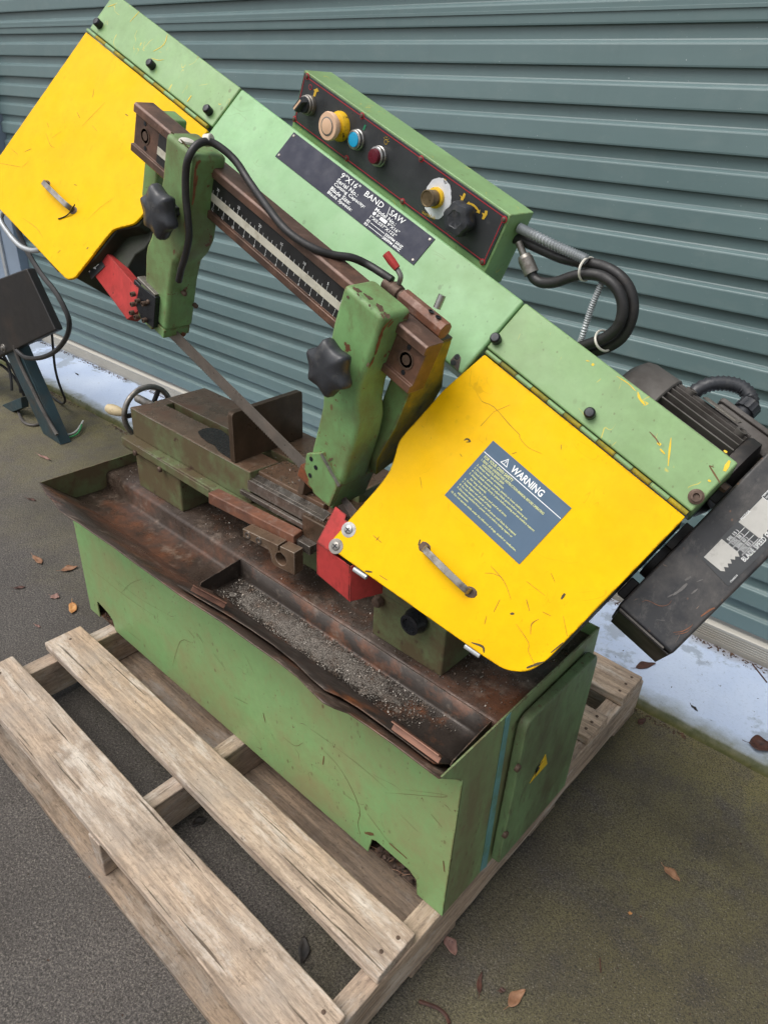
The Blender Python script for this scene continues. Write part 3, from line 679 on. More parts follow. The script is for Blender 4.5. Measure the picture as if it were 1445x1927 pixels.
# ---- pedestal of the pivot
mb = MB(); mb.box((.838, .115, .461), (.987, .235, .556)); ped = Rb('pedestal', 'green_vise', mb, bevel=.003)
mb = MB(); mb.prism(rounded([A([.80, .112, .595]), A([.835, .112, .556]), A([.985, .112, .556]), A([1.0, .112, .60]), A([.98, .112, .66]), A([.86, .112, .66]), A([.80, .112, .63])], .01), (0, .03, 0)); Rb('pivot_bracket', 'green_vise', mb, ped, .003)
mb = MB(); mb.box((.87, .15, .556), (.975, .30, .70)); mb.tube([(.93, .10, .64), (.93, .34, .64)], .02, 20); Rb('pivot_block', 'dark_green_steel', mb, ped, .003)
q = ony((785, 1166), .11); mb = MB(); mb.lathe(q, -Y, [(.021, 0), (.021, .006), (.018, .012), (.0175, .02), (.012, .021), (.011, .018)], 28); Rb('pivot_pin', 'bolt_dark', mb, ped, 0)
q = ony((714, 1130), .112); mb = MB(); mb.lathe(q, -Y, [(.011, 0), (.011, .004), (.0085, .010), (.006, .011)], 8); Rb('bolt', 'bolt_rusty', mb, ped, 0)
mb = MB(); mb.box((.955, .118, .557), (.985, .16, .60)); Rb('stop_block', 'steel_dull', mb, ped, .002)
mb = MB(); mb.tube([(.93, .30, .465), (.88, .30, .66)], .014, 14); Rb('lift_cylinder', 'steel_dull', mb, ped, 0)

# ================================================================== SAW HEAD
def hbox(a, b, mat=0, mbx=None):
    mbx = mbx or MB(); return mbx.box(a, b, mat, fr=H)
CT = .016          # depth of the folded rim of the lids
# beam and wheel cases behind the lids
S0, S1, SM0, SM1 = -.523, .8575, -.131, .5105
mb = MB(); hbox((SM0+.001, -.0835, -.10), (SM1-.001, .0455, 0), mbx=mb); beam = Rb('head_beam', 'green_head', mb, bevel=.004, seg=3)
mb = MB(); mb.prism(rounded([H(*hc(p), .0004) for p in [(846, 680), (858, 666), (868, 672), (862, 700)]], .003), NV*.0003); Rb('bare_patch', 'pan_steel', mb, beam, 0)
for p in ((860, 672), (853, 683)):
    s_, t_ = hc(p); mb = MB(); mb.lathe(H(s_, t_, .0007), NV, [(.0042, 0), (.0042, .0005)], 12); Rb('bolt_hole', 'bolt_dark', mb, beam, 0)
for (a, b, nm) in ((S0, SM0-.0008, 'far'), (SM1+.0008, S1, 'near')):
    mb = MB(); hbox((a, -.0835, -.10), (b, -.0045, 0), mbx=mb); st = Rb('top_strip', 'green_strip', mb, bevel=.003, seg=2)
    # case walls under the lid
    rim = ([(a, .006), (b, .006), (b, .17), (b-.004, .205), (b-.037, .236), (b-.040, .30), (b-.06, .352), (a+.03, .352), (a, .33)] if nm == 'far' else
           [(a, .006), (b-.002, .006), (b-.002, .255), (b-.014, .278), (b-.04, .298), (.60, .332), (.536, .344), (.536, .25), (.52, .19), (a+.002, .165)])
    mb = MB(); mb.prism([H(s, t, -.0045) for s, t in rim], -NV*.0995); Rb('wheel_case', 'dark_green_steel', mb, st, .003)
    bs = ([(189, 48), (288, 125), (395, 211)] if nm == 'far' else [(934, 640), (1110, 780)])
    for p in bs:
        s_, t_ = hc(p); mb = MB(); mb.lathe(H(s_, t_, 0), NV, [(.0075, 0), (.0075, .010), (.0055, .0125), (.002, .0127)], 20); Rb('rubber_bumper', 'bolt_dark', mb, st, .0004)
    if nm == 'near':
        s_, t_ = hc((1309, 935)); mb = MB(); mb.lathe(H(s_, t_, 0), NV, [(.0095, 0), (.0095, .003), (.007, .004), (.0068, .0055), (.004, .0055), (.0036, .002)], 18); Rb('socket_screw', 'bolt_rusty', mb, st, 0)
# ---- yellow lids
def lid(outline, radii, nm):
    pts = rounded([H(s, t, -.0035) for s, t in outline], radii, 6)
    mb = MB(); mb.prism(pts, NV*.0050); return Rb('wheel_cover', 'yellow_paint', mb, bevel=.0016, seg=2, smooth=40)
lidL = lid([(S0+.001, .0045), (SM0-.001, .0045), (SM0-.004, .178), (SM0-.009, .206), (SM0-.041, .238), (SM0-.045, .350), (SM0-.058, .362), (S0+.035, .362), (S0+.001, .345)],
           [.002, .002, .008, .008, .010, .006, .012, .02, .03], 'far')
lidR = lid([(SM1+.0065, .0045), (.8565, .0045), (.8565, .250), (.850, .278), (.828, .297), (.787, .306), (.598, .341), (.532, .353), (.5275, .345), (.5265, .292), (.5275, .25), (.5255, .214), (.515, .19), (.5045, .172), (.5055, .075)],
           [.002, .002, .012, .012, .012, .012, .0, .004, .002, .004, .012, .012, .008, .010, .01], 'near')
lidL['label'] = 'yellow hinged cover over the far blade wheel, no decal'; lidR['label'] = 'yellow hinged cover over the near blade wheel, with the warning decal'
# piano hinges: alternating green and yellow knuckles
for (a, b, ld) in ((S0+.002, SM0-.006, lidL), (SM1+.006, .856, lidR)):
    nk = 12
    for i in range(nk):
        s0 = a+(b-a)*i/nk; s1 = a+(b-a)*(i+1)/nk - .0008
        mb = MB(); mb.tube([H(s0, .0, .0012), H(s1, .0, .0012)], .0032, 12); 
        Rb('hinge_knuckle', 'green_strip' if i % 2 == 0 else 'yellow_cast', mb, ld, 0)
# handles
def bar_handle(p0, p1, ld, mat='steel_dull'):
    (s0, t0), (s1, t1) = hc(p0), hc(p1); t = (t0+t1)/2
    cen = cat([(s0, 0), (s0+.001, .009), (s0+.007, .016), (s0+.025, .0185), ((s0+s1)/2, .0195), (s1-.025, .0185), (s1-.007, .016), (s1-.001, .009), (s1, 0)], 5)
    up = [p for p in cen]; lo = [(p + (A([(s0+s1)/2, .0])-p)/np.linalg.norm(A([(s0+s1)/2, .0])-p)*.0032) for p in cen]
    mb = MB(); mb.prism([H(p[0], t-.0048, p[1]) for p in up] + [H(p[0], t-.0048, max(p[1], 0)) for p in lo[::-1]], V*.0096); o = Rb('handle', mat, mb, ld, .0008)
    for s_ in (s0, s1):
        mb = MB(); mb.lathe(H(s_, t, .0013), NV, [(.0085, 0), (.008, .0004), (.006, .0006)], 11, 0, rfun=lambda a: 1+.12*math.sin(2.3*a)); Rb('handle_washer', 'bolt_rusty', mb, ld, 0)
    return o
bar_handle((797, 1033), (889, 1112), lidR); bar_handle((88, 350), (142, 394), lidL)
s_, t_ = hc((145, 397)); mb = MB(); mb.tube(cat([H(s_+.002, t_-.008, .012), H(s_-.004, t_+.010, .006), H(s_-.012, t_+.022, .003), H(s_-.022, t_+.034, .003)], 5), .0011, 6); Rb('wire_hook', 'bolt_dark', mb, lidL, 0)
# cross-head screws at the corner of the near lid
for p, mt in (((657, 997), 'steel_bright'), ((633, 1028), 'steel_dull')):
    s_, t_ = hc(p); mb = MB(); mb.lathe(H(s_, t_, .0014), NV, [(.0115, 0), (.0113, .0006), (.0065, .0008), (.0062, .0026), (.004, .0036), (.001, .0038)], 20)
    mb.box((s_-.0042, t_-.0008, .0050), (s_+.0042, t_+.0008, .0054), 1, fr=H); mb.box((s_-.0008, t_-.0042, .0050), (s_+.0008, t_+.0042, .0054), 1, fr=H)
    Rb('corner_screw', [mt, 'bolt_dark'], mb, lidR, 0)
for (p0, p1) in (((665, 1068), (689, 1084)), ((875, 1213), (903, 1232))):
    (s0, t0), (s1, t1) = hc(p0), hc(p1); mb = MB(); mb.tube([H(s0, t0+.002, -.006), H(s1, t1+.002, -.006)], .0042, 12); Rb('clip', 'galvanized', mb, lidR, 0)
q0, q1 = onc((98, 492), -.02), onc((113, 508), -.02); mb = MB(); mb.tube([q0, q1], .0048, 12); Rb('clip', 'rust_bar', mb, lidL, 0)
# grab handle at the far end
hp = [onc(p, -.03) for p in [(22, 398), (6, 400), (3, 416), (18, 440), (38, 462), (58, 471), (76, 470)]]
mb = MB(); mb.tube(cat(hp, 6), .0052, 12); Rb('grab_handle', 'galvanized', mb, bevel=0)

# ---- warning decal
d0, d1 = H(.6095, .186, .0019), H(.7485, .0855, .0019)
def DQ(s, t): return H(.6095 + s, .0855 + t, .0019)
mb = MB(); mb.prism([DQ(0, 0), DQ(.139, 0), DQ(.139, .0985), DQ(0, .0985)], NV*.0004); decal = Rb('warning_decal', 'decal_blue', mb, bevel=0)
mb = MB(); mb.prism([DQ(.001, .0185)+NV*.0005, DQ(.138, .0185)+NV*.0005, DQ(.138, .0195)+NV*.0005, DQ(.001, .0195)+NV*.0005], NV*.0002); Rb('rule', 'lettering_white', mb, decal, 0)
text('WARNING', 'lettering', 'lettering_white', decal, DQ(.045, .0155)+NV*.0005, U, -V, .055, .0095, bold=.02)
for k, (r0, mt) in enumerate(((.0062, 'lettering_white'), (.0044, 'decal_blue'))):
    c = DQ(.0335, .0115)+NV*(.0005+.0002*k); mb = MB(); mb.prism([c - V*r0*1.1, c + V*r0*.6 + U*r0, c + V*r0*.6 - U*r0], NV*.00015); Rb('warning_triangle', mt, mb, decal, 0)
mb = MB(); c = DQ(.0335, .0115)+NV*.0009; mb.prism([c-V*.003-U*.0005, c-V*.003+U*.0005, c+V*.0006+U*.0003, c+V*.0006-U*.0003], NV*.0001); mb.prism([c+V*.0012-U*.0005, c+V*.0012+U*.0005, c+V*.002+U*.0005, c+V*.002-U*.0005], NV*.0001); Rb('exclamation_mark', 'lettering_white', mb, decal, 0)
lines = [('FOR YOUR OWN SAFETY', .006, .052, .0042), ('1. READ AND UNDERSTAND INSTRUCTION MANUAL BEFORE OPERATING', .006, .112, .0032), ('    HORIZONTAL BAND SAW.', .012, .040, .0032),
         ('2. Always wear eye protection.', .006, .050, .0036), ('3. Do not wear gloves, necktie, jewelry or loose clothing.', .006, .088, .0036),
         ('4. Check blade tension and adjust blade guides before starting cut.', .006, .101, .0036), ('5. Always clamp stock firmly in place before cutting and use auxiliary support', .006, .118, .0036), ('    for long material.', .012, .030, .0036),
         ('6. Guides should be in place and used at all times.', .006, .078, .0036), ('7. Keep fingers out of path of blade.', .006, .055, .0036), ('8. Do not remove jammed or cut off pieces until blade has stopped.', .006, .104, .0036),
         ('9. Disconnect machine from power source before making repairs or', .006, .102, .0036), ('    adjustments.', .012, .020, .0036), ('10. Do not operate while under the influence of drugs, alcohol or medication.', .004, .120, .0036)]
for i, (sx, x0, wdt, hh) in enumerate(lines):
    text(sx.strip(), 'lettering', 'lettering_yellow', decal, DQ(x0, .0255+.0050*i)+NV*.0005, U, -V, wdt, hh, bold=.012)

# ---- name plate on the beam
s0, s1, t0, t1 = .0155, .3405, -.0780, -.0305
mb = MB(); mb.box((s0, t0, .0), (s1, t1, .0012), fr=H); plate = Rb('name_plate', 'plate_dark', mb, bevel=.0003)
for (s_, t_) in ((s0+.005, t0+.005), (s0+.005, t1-.005), (s1-.006, t0+.005), (s1-.006, t1-.005)):
    mb = MB(); mb.lathe(H(s_, t_, .0012), NV, [(.0028, 0), (.002, .001), (.0006, .0013)], 10); Rb('rivet', 'steel_dull', mb, plate, 0)
def PQ(s, t): return H(s, t, .0015)
def pt(sx, s, t, wd_, hh, bold=.0): text(sx, 'lettering', 'lettering_white', plate, PQ(s, t), U, -V, wd_, hh, bold=bold)
pt('9"X16"', .141, -.0660, .042, .0085); pt('BAND', .197, -.0660, .040, .0085); pt('SAW', .253, -.0660, .030, .0085)
for i, (sx, wd_) in enumerate((('Serial No.:', .048), ('Cutting Capacity:', .071), ('Blade Size:', .046), ('Blade Speeds:', .056))): pt(sx, .141, -.0572+.0078*i, wd_, .0066, .008)
pt('Model No.:', .229, -.0578, .045, .0058, .008); pt('9"', .2375, -.0518, .006, .0046, .008); pt('9"X16"', .262, -.0518, .025, .0046, .008)
mb = MB(); mb.prism([PQ(.2455, -.0568), PQ(.2595, -.0568), PQ(.2595, -.0518), PQ(.2455, -.0518)], NV*.0002); Rb('blank_box', 'lettering_white', mb, plate, 0)
mb = MB(); mb.lathe(PQ(.2325, -.0542), NV, [(.0028, 0), (.0028, .0002)], 16); Rb('dot', 'lettering_white', mb, plate, 0)
pt('1"X0.037"X122"', .230, -.0450, .057, .0047, .008)
for i, (a_, b_) in enumerate((('82', '235FPM 50HZ'), ('83', '280FPM 60HZ'))):
    pt(a_, .229, -.0385+.0055*i, .007, .0038, .01); pt(b_, .270, -.0385+.0055*i, .038, .0038, .02)
    mb = MB(); mb.prism([PQ(.2375, -.0406+.0055*i), PQ(.2685, -.0406+.0055*i), PQ(.2685, -.0399+.0055*i), PQ(.2375, -.0399+.0055*i)], NV*.0002); Rb('rule', 'lettering_white', mb, plate, 0)
mb = MB(); mb.prism([PQ(.2465, -.0755), PQ(.2472, -.0757), PQ(.2525, -.0625), PQ(.2518, -.0620)], NV*.0002); Rb('scratch_mark', 'lettering_white', mb, plate, 0)

# ---- control box
q = onc((730, 362), -.03); YC = q[1]; sb, wb_ = q@U, q@WV
cs0, cs1, cw0, cw1 = sb-.2325, sb+.2085, wb_, wb_+.075
mb = MB(); mb.box((cs0-.004, YC+.002, cw0-.035), (cs1+.004, YC+.062, cw1+.003), fr=G); cbox = Rb('control_box', 'green_strip', mb, bevel=.002)
mb = MB(); mb.box((cs0, YC-.0005, cw0), (cs1, YC+.0018, cw1), fr=G); Rb('control_panel', 'panel_black', mb, bevel=.0004)
cpan = [o for o in saw.children if o.name.startswith('control_panel')][0]
cpan['label'] = 'black control panel with a thin red border'
def CQ(p, d=.0): 
    a, b = gc(p, YC); return G(a, YC-.0006-d, b)
for (a, b) in (((cs0+.003, cw1-.004), (cs1-.003, cw1-.003)), ((cs0+.003, cw0+.003), (cs1-.003, cw0+.004)), ((cs0+.003, cw0+.003), (cs0+.004, cw1-.003)), ((cs1-.004, cw0+.003), (cs1-.003, cw1-.003))):
    mb = MB(); mb.box((a[0], YC-.0010, a[1]), (b[0], YC-.0006, b[1]), fr=G); Rb('border_line', 'symbol_red', mb, cpan, 0)
for p in ((579, 144), (682, 218), (793, 299), (949, 413), (555, 224), (653, 298), (758, 379), (908, 493)):
    c = CQ(p); mb = MB(); mb.lathe(c, -Y, [(.0048, .0002), (.0046, .0006)], 16, 1); mb.lathe(c, -Y, [(.0033, .0006), (.0033, .0018), (.002, .003), (.0006, .0031)], 14, 0); Rb('panel_screw', ['bolt_rusty', 'symbol_red'], mb, cpan, 0)
# selector switch
c = CQ((584, 198)); mb = MB(); mb.lathe(c, -Y, [(.0148, 0), (.0148, .006), (.0138, .007), (.0138, .011), (.0125, .012)], 28, 0); mb.lathe(c, -Y, [(.0118, .012), (.0112, .016), (.006, .0165)], 24, 1)
e1 = G(.5, 0, .866); e2 = G(.866, 0, -.5); o_ = c - Y*.0165
mb.prism([o_+e1*.0125+e2*.0045, o_+e1*.0125-e2*.0045, o_-e1*.0125-e2*.0045, o_-e1*.0125+e2*.0045], -Y*.011, 1, .85); mb.prism([o_-Y*.0112+e1*.0105+e2*.0016, o_-Y*.0112+e1*.0105-e2*.0016, o_-Y*.0112-e1*.0105-e2*.0016, o_-Y*.0112-e1*.0105+e2*.0016], -Y*.0004, 2); Rb('selector_switch', ['steel_dull', 'plastic_black', 'knob_cream'], mb, cpan, .0004)
# emergency stop
c = CQ((641, 238)); mb = MB(); mb.lathe(c, -Y, [(.0215, 0), (.0215, .004), (.0185, .010), (.0135, .012)], 32, 1); mb.lathe(c, -Y, [(.0135, .012), (.0165, .018), (.0200, .021), (.0205, .026), (.0192, .0285), (.006, .0292)], 36, 0)
mb.lathe(c, -Y, [(.0132, .0294), (.0126, .0296)], 28, 2); mb.lathe(c, -Y, [(.0112, .0297), (.0105, .0299)], 28, 0); Rb('emergency_stop', ['knob_cream', 'ring_yellow', 'steel_dull'], mb, cpan, 0)
# push buttons
for p, mt, dom in (((675, 263), 'button_blue', .012), ((716, 294), 'button_red', .017)):
    c = CQ(p); mb = MB(); mb.lathe(c, -Y, [(.0148, 0), (.0148, .004), (.0138, .005), (.0138, .010), (.0130, .011), (.0112, .0115), (.0110, .010)], 30, 0); mb.lathe(c, -Y, [(.0105, .009), (.0105, dom-.001), (.0098, dom), (.003, dom+.0004)], 28, 1); Rb('push_button', ['steel_bright', mt], mb, cpan, 0)
# chalky patch, metal push button and speed knob
c0 = CQ((824, 373)); pts = []
for i in range(40):
    a = 2*math.pi*i/40; r = .0265*(1+.10*mnoise.noise(Vector((math.cos(a)*2, math.sin(a)*2, 4)))+.03*R(-1, 1)); pts.append(c0 + G(r*math.cos(a)*.92, 0, r*math.sin(a)*1.08))
mb = MB(); mb.prism(pts, -Y*.0004); Rb('white_residue', 'white_chalk', mb, cpan, 0)
c = CQ((822, 372)); mb = MB(); mb.lathe(c, -Y, [(.0145, .0005), (.0145, .005), (.0125, .006)], 28, 1); mb.lathe(c, -Y, [(.0112, .006), (.0112, .019), (.0120, .0195), (.0120, .0225), (.0108, .0228), (.0100, .0215), (.002, .0208)], 28, 0); Rb('metal_button', ['brass_dull', 'ring_yellow'], mb, cpan, 0)
c = CQ((877, 410)); mb = MB(); mb.lathe(c, -Y, [(.017, .0), (.017, .006)], 24, 0); mb.lathe(c, -Y, [(.0205, .006), (.0225, .009), (.0225, .022), (.0205, .026), (.012, .0275), (.011, .0268), (.001, .0268)], 48, 0, rfun=lambda a: 1+.075*math.cos(6*a)); Rb('speed_knob', ['plastic_black'], mb, cpan, 0)
# printed symbols
def psym(poly, mt, nm='symbol'):
    mb = MB(); mb.prism([CQ(p, .0002) for p in poly], -Y*.0002); Rb(nm, mt, mb, cpan, 0)
def pring(p, r, mt, r2):
    c = CQ(p, .0002); mb = MB(); mb.lathe(c, -Y, [(r, 0), (r, .0002)], 20, 0); mb.lathe(c, -Y, [(r2, .0002), (r2, .0004)], 20, 1); Rb('symbol', [mt, 'panel_black'], mb, cpan, 0)
pring((585, 164), .0040, 'symbol_red', .0030)
psym([(590, 181), (593, 171), (591, 169), (598, 166), (601, 172), (597, 173), (594, 182)], 'symbol_yellow')
psym([(683, 244), (687, 234), (690, 236), (686, 246)], 'symbol_green')
pring((727, 267), .0036, 'symbol_yellow', .0028)
for a in range(5):
    c = CQ((727, 266), .0002); d = G(math.cos(.4+a*.58), 0, math.sin(.4+a*.58)); b = G(-math.sin(.4+a*.58), 0, math.cos(.4+a*.58)); mb = MB(); mb.prism([c+d*.0046+b*.0003, c+d*.0046-b*.0003, c+d*.0068-b*.0003, c+d*.0068+b*.0003], -Y*.0002); Rb('symbol', 'symbol_yellow', mb, cpan, 0)
psym([(866, 381), (868, 371), (865, 367), (870, 370), (873, 363), (877, 365), (874, 373), (869, 382)], 'symbol_yellow')
psym([(878, 383), (883, 379), (884, 381), (892, 384), (898, 390), (902, 396), (904, 394), (903, 402), (896, 399), (899, 397), (893, 390), (886, 385), (882, 387)], 'symbol_yellow')
psym([(907, 412), (909, 405), (907, 400), (912, 402), (913, 396), (918, 397), (917, 404), (911, 413)], 'symbol_yellow')
psym([(836, 336), (839, 337), (842, 345), (838, 347), (835, 341)], 'symbol_yellow')
text('Vorschub', 'lettering', 'symbol_yellow', cpan, CQ((794, 402), .0003), G(.985, 0, .17), G(-.17, 0, .985), .027, .0052)

# ================================================================== GUIDE RAIL, ARMS, BLADE
RS0, RS1 = -.148, .506
prof = [(.0850, 1.1855), (.0850, 1.1965), (.0900, 1.1965), (.0900, 1.2445), (.0850, 1.2445), (.0850, 1.2555), (.088, 1.2585), (.119, 1.2585), (.119, 1.1835), (.087, 1.1835)]
mb = MB(); mb.prism([G(RS0, y, w) for y, w in prof], U*(RS1-RS0)); rail = Rb('guide_rail', 'rail_brown', mb, bevel=.0012)
mb = MB(); mb.box((-.082, .0890, 1.1978), (.40, .0899, 1.2432), fr=G); sc_ = Rb('measuring_scale', 'scale_black', mb, bevel=0)
mb = MB(); mb.box((-.082, .0886, 1.2105), (.40, .08898, 1.2222), fr=G); Rb('white_band', 'scale_white', mb, rail, 0)
SZ = .3735
for i in range(1, 37):
    s_ = SZ - .01*i
    if -.08 < s_ < .39:
        h = .0068 if i % 5 == 0 else .0045
        mb = MB(); mb.box((s_-.00022, .0887, 1.2226), (s_+.00022, .08898, 1.2226+h), fr=G); Rb('scale_tick', 'lettering_white', mb, sc_, 0)
for i in range(1, 29):
    s_ = SZ - .0127*i
    h = .0072 if i % 2 == 0 else .0048
    mb = MB(); mb.box((s_-.00022, .0887, 1.2101-h), (s_+.00022, .08898, 1.2101), fr=G); Rb('scale_tick', 'lettering_white', mb, sc_, 0)
for i in (5, 10, 15, 20, 25, 30): text(str(i), 'scale_number', 'lettering_white', sc_, G(SZ-.01*i-(.0022 if i > 5 else .001), .0888, 1.2308), U, WV, None, .0042, ext=.0004)
for i in range(1, 13): text(str(i), 'scale_number', 'lettering_white', sc_, G(SZ-.0254*i-(.0022 if i > 9 else .001), .0888, 1.1982), U, WV, None, .0040, ext=.0004)
for s_, mt in ((RS0+.030, 'rail_brown'), (.482, 'rail_brown')):
    mb = MB(); mb.lathe(G(s_, .0900, 1.2205), -Y, [(.0125, 0), (.0125, .0012), (.0105, .0012), (.0100, -.004), (.0068, -.004), (.0066, .0008), (.003, .0008)], 24, 0); Rb('rail_bolt', 'bolt_rusty', mb, rail, 0)
    for dw in (-.0175, .0175):
        mb = MB(); mb.lathe(G(s_+(.003 if dw < 0 else -.003), .0898, 1.2205+dw), -Y, [(.0034, 0), (.0034, .0006), (.0028, .0007)], 12); Rb('dowel_hole', 'bolt_dark', mb, rail, 0)
def arm(prof, y0, y1, label):
    mb = MB(); pts = [G(s, y0, w) for s, w in prof]
    mb.prism(pts, Y*(y1-y0)); o = Rb('guide_arm', 'green_cast', mb, bevel=.0075, seg=3, smooth=45); o['label'] = label; return o
armL = arm([(-.015, 1.275), (.061, 1.275), (.0595, 1.235), (.064, 1.175), (.064, 1.145), (.056, 1.12), (.042, 1.098), (.039, 1.06), (.042, 1.0), (.043, .972), (-.026, .972), (-.029, 1.02), (-.0355, 1.07), (-.034, 1.088), (-.026, 1.108), (-.016, 1.16), (-.0125, 1.21)], .0525, .1075, 'green cast guide arm at the raised end of the rail')
armR = arm([(.378, 1.272), (.452, 1.272), (.4545, 1.24), (.4545, 1.165), (.460, 1.14), (.472, 1.118), (.478, 1.09), (.484, 1.02), (.484, .975), (.424, .975), (.414, 1.0), (.408, 1.07), (.405, 1.095), (.397, 1.118), (.384, 1.18), (.380, 1.215)], .0525, .1085, 'green cast guide arm at the low end of the rail')
# guide heads under the arms
mb = MB(); mb.box((-.028, .0455, .958), (.014, .0565, 1.022), fr=G); mb.box((-.024, .052, .957), (.040, .104, .973), fr=G); Rb('guide_plate', 'green_cast', mb, armL, .0015)
mb = MB(); mb.box((-.040, .0452, 1.022), (.0142, .060, 1.0275), fr=G); Rb('steel_strip', 'steel_dull', mb, armL, .0008)
mb = MB(); mb.prism([G(.412, .0448, 1.012), G(.436, .0448, 1.034), G(.484, .0448, 1.012), G(.484, .0448, .965), G(.448, .0448, .962), G(.418, .0448, .985)], Y*.0085); mb.box((.425, .053, .957), (.484, .125, 1.008), fr=G); Rb('guide_plate', 'green_cast', mb, armR, .0015)
for a, b in ((.424, 1.012), (.437, 1.006), (.432, .985)):
    mb = MB(); mb.lathe(G(a, .0447, b), -Y, [(.0038, 0), (.0038, .0005)], 12); Rb('hole', 'bolt_dark', mb, armR, 0)
mb = MB(); mb.prism([G(.4375, .0440, 1.0345), G(.4865, .0440, 1.0125), G(.4865, .0440, 1.0095), G(.4375, .0440, 1.0315)], Y*.004); Rb('steel_strip', 'steel_dull', mb, armR, .0004)
for i in range(9):
    mb = MB(); a = R(-.022, .038); mb.lathe(G(a, R(.056, .1), .958+R(-.004, .003)), R(-.3, .3)*U+R(-.3, .3)*Y-WV, [(.007, -.006), (.008, 0), (.0065, .005), (.003, .007)], 9, 0, rfun=lambda x: 1+.2*math.sin(3*x+a*50)); Rb('rusty_guide', 'rust_heavy', mb, armL, 0)
mb = MB(); mb.box((.395, .062, .944), (.430, .094, .968), fr=G); Rb('blade_guide', 'rust_heavy', mb, armR, .002)
for (s_, w_, y_) in ((.0, 1.005, .0450), (.047, 1.045, .0765), (.048, 1.018, .102)):
    ax = -Y if s_ == 0 else U; mb = MB(); mb.lathe(G(s_, y_, w_), ax, [(.004, -.004), (.0042, .002), (.0025, .0045)], 10); Rb('arm_bolt', 'bolt_rusty', mb, armL, 0)
# star knobs
def star(p, y, par, rad):
    s_, w_ = gc(p, y); c = G(s_, y, w_); mb = MB()
    mb.lathe(c, -Y, [(.010, -.030), (.010, -.012), (rad*.62, -.011), (rad*.93, -.007), (rad, -.001), (rad*.98, .008), (rad*.90, .0125), (rad*.5, .0155), (.004, .0165)], 72, 0, rfun=lambda a: 1.04-.24*math.sqrt(math.sin(3*a+.45)**2+.006)); return Rb('star_knob', 'plastic_black', mb, par, 0, smooth=60)
star((303, 399), .026, armL, .0385); star((622, 692), .026, armR, .0385)
for (p, par) in (((311, 402), armL), ((640, 690), armR)):
    s_, w_ = gc(p, .052); mb = MB(); mb.lathe(G(s_, .053, w_), -Y, [(.017, 0), (.017, .004), (.014, .006)], 24); Rb('knob_seat', 'nylon_white', mb, par, .0005)
# blade with teeth
BY, W_B, W_T = .0775, .9665, .9415
low = []; s_ = -.08; pitch = .0055
while s_ < .50:
    low += [G(s_, BY, W_T+.0025), G(s_+pitch*.75, BY, W_T-.0003), G(s_+pitch*.8, BY, W_T+.0024)]; s_ += pitch
mb = MB(); mb.prism([G(-.08, BY, W_B)] + low + [G(.5, BY, W_B)], Y*.0011); Rb('saw_blade', 'blade_steel', mb, bevel=0)
# brackets that carry the rail
mb = MB(); mb.box((-.160, .120, 1.10), (-.122, .168, 1.2425), fr=G); mb.prism([G(-.155, .13, 1.13), G(-.155, .17, 1.17), G(-.155, .22, 1.10), G(-.155, .16, 1.06)], U*.03); Rb('rail_bracket', 'green_cast', mb, bevel=.004, seg=3)
bk = [onc(p, -.03) for p in [(190, 476), (214, 433), (256, 422), (277, 398), (290, 420), (284, 450), (272, 468), (255, 480), (244, 498), (234, 520), (220, 531)]]
mb = MB(); mb.prism(bk, -NV*.05); Rb('lower_bracket', 'dark_green_steel', mb, bevel=.004)
pr = [(.1195, 1.2385), (.168, 1.2385), (.176, 1.20), (.200, 1.15), (.19, 1.08), (.17, 1.02), (.125, 1.00), (.110, 1.04), (.122, 1.10), (.1195, 1.18)]
mb = MB(); mb.prism([G(.4505, y, w) for y, w in pr], U*.0385); bro = Rb('rail_bracket', ['yellow_cast', 'green_cast'], mb, bevel=.003)
for p in bro.data.polygons:
    if abs(A(p.normal[:])@U) < .6: p.material_index = 1
mb = MB(); mb.box((.4495, .118, 1.2385), (.489, .166, 1.2435), fr=G); Rb('bracket_cap', 'pan_steel', mb, bro, .001)
# red blade guards
q = [onc((163, 498), -.02), onc((203, 477), -.02), ony((262, 545), .046), ony((262, 585), .046), ony((240, 602), .046)]
mb = MB(); mb.prism(q, (-.004, .022, -.008)); gl = Rb('blade_guard', 'red_paint', mb, bevel=.0012)
gl['label'] = 'red blade guard under the raised wheel cover'
def gq(p): 
    a = A(q[1])-A(q[0]); b = A(q[4])-A(q[0]); nn = np.cross(a, b); nn = nn/np.linalg.norm(nn); nn = nn if nn@(CAM-q[0]) > 0 else -nn; return hit(p, nn, nn@q[0] + .0016), nn
dk = [gq(p)[0] for p in [(161, 500), (187, 481), (198, 501), (173, 526)]]; nn = gq((180, 500))[1]
mb = MB(); mb.prism(dk, nn*.0004); Rb('arrow_decal', 'panel_black', mb, gl, 0)
for poly in ([(175, 486), (180, 485), (187, 498), (181, 503), (182, 507), (176, 505), (179, 500), (174, 500), (175, 495), (178, 497), (177, 498), (181, 499), (180, 503), (185, 498), (180, 488), (175, 489)], [(164, 500), (166, 498), (168, 506), (171, 505), (170, 513), (163, 508), (166, 507)]):
    mb = MB(); mb.prism([gq(p)[0]+nn*.0005 for p in poly], nn*.0002); Rb('arrow_mark', 'lettering_white', mb, gl, 0)
mb = MB(); mb.box((-.056, .050, .9615), (-.030, .100, 1.012), fr=G); gblk = Rb('guard_clamp', 'bolt_dark', mb, bevel=.002)
mb = MB(); mb.prism([ony(p, .0435) for p in [(262, 536), (293, 560), (289, 618), (266, 600), (256, 575)]], Y*.02); Rb('clamp_face', 'bolt_dark', mb, gblk, .001)
for p in ((254, 553), (263, 566), (254, 572), (252, 588), (261, 596), (275, 571), (276, 602)):
    c = ony(p, .043); mb = MB(); mb.lathe(c, -Y, [(.0042, 0), (.0042, .007), (.003, .0073), (.0026, .004)], 12); Rb('cap_screw', 'bolt_rusty', mb, gblk, 0)
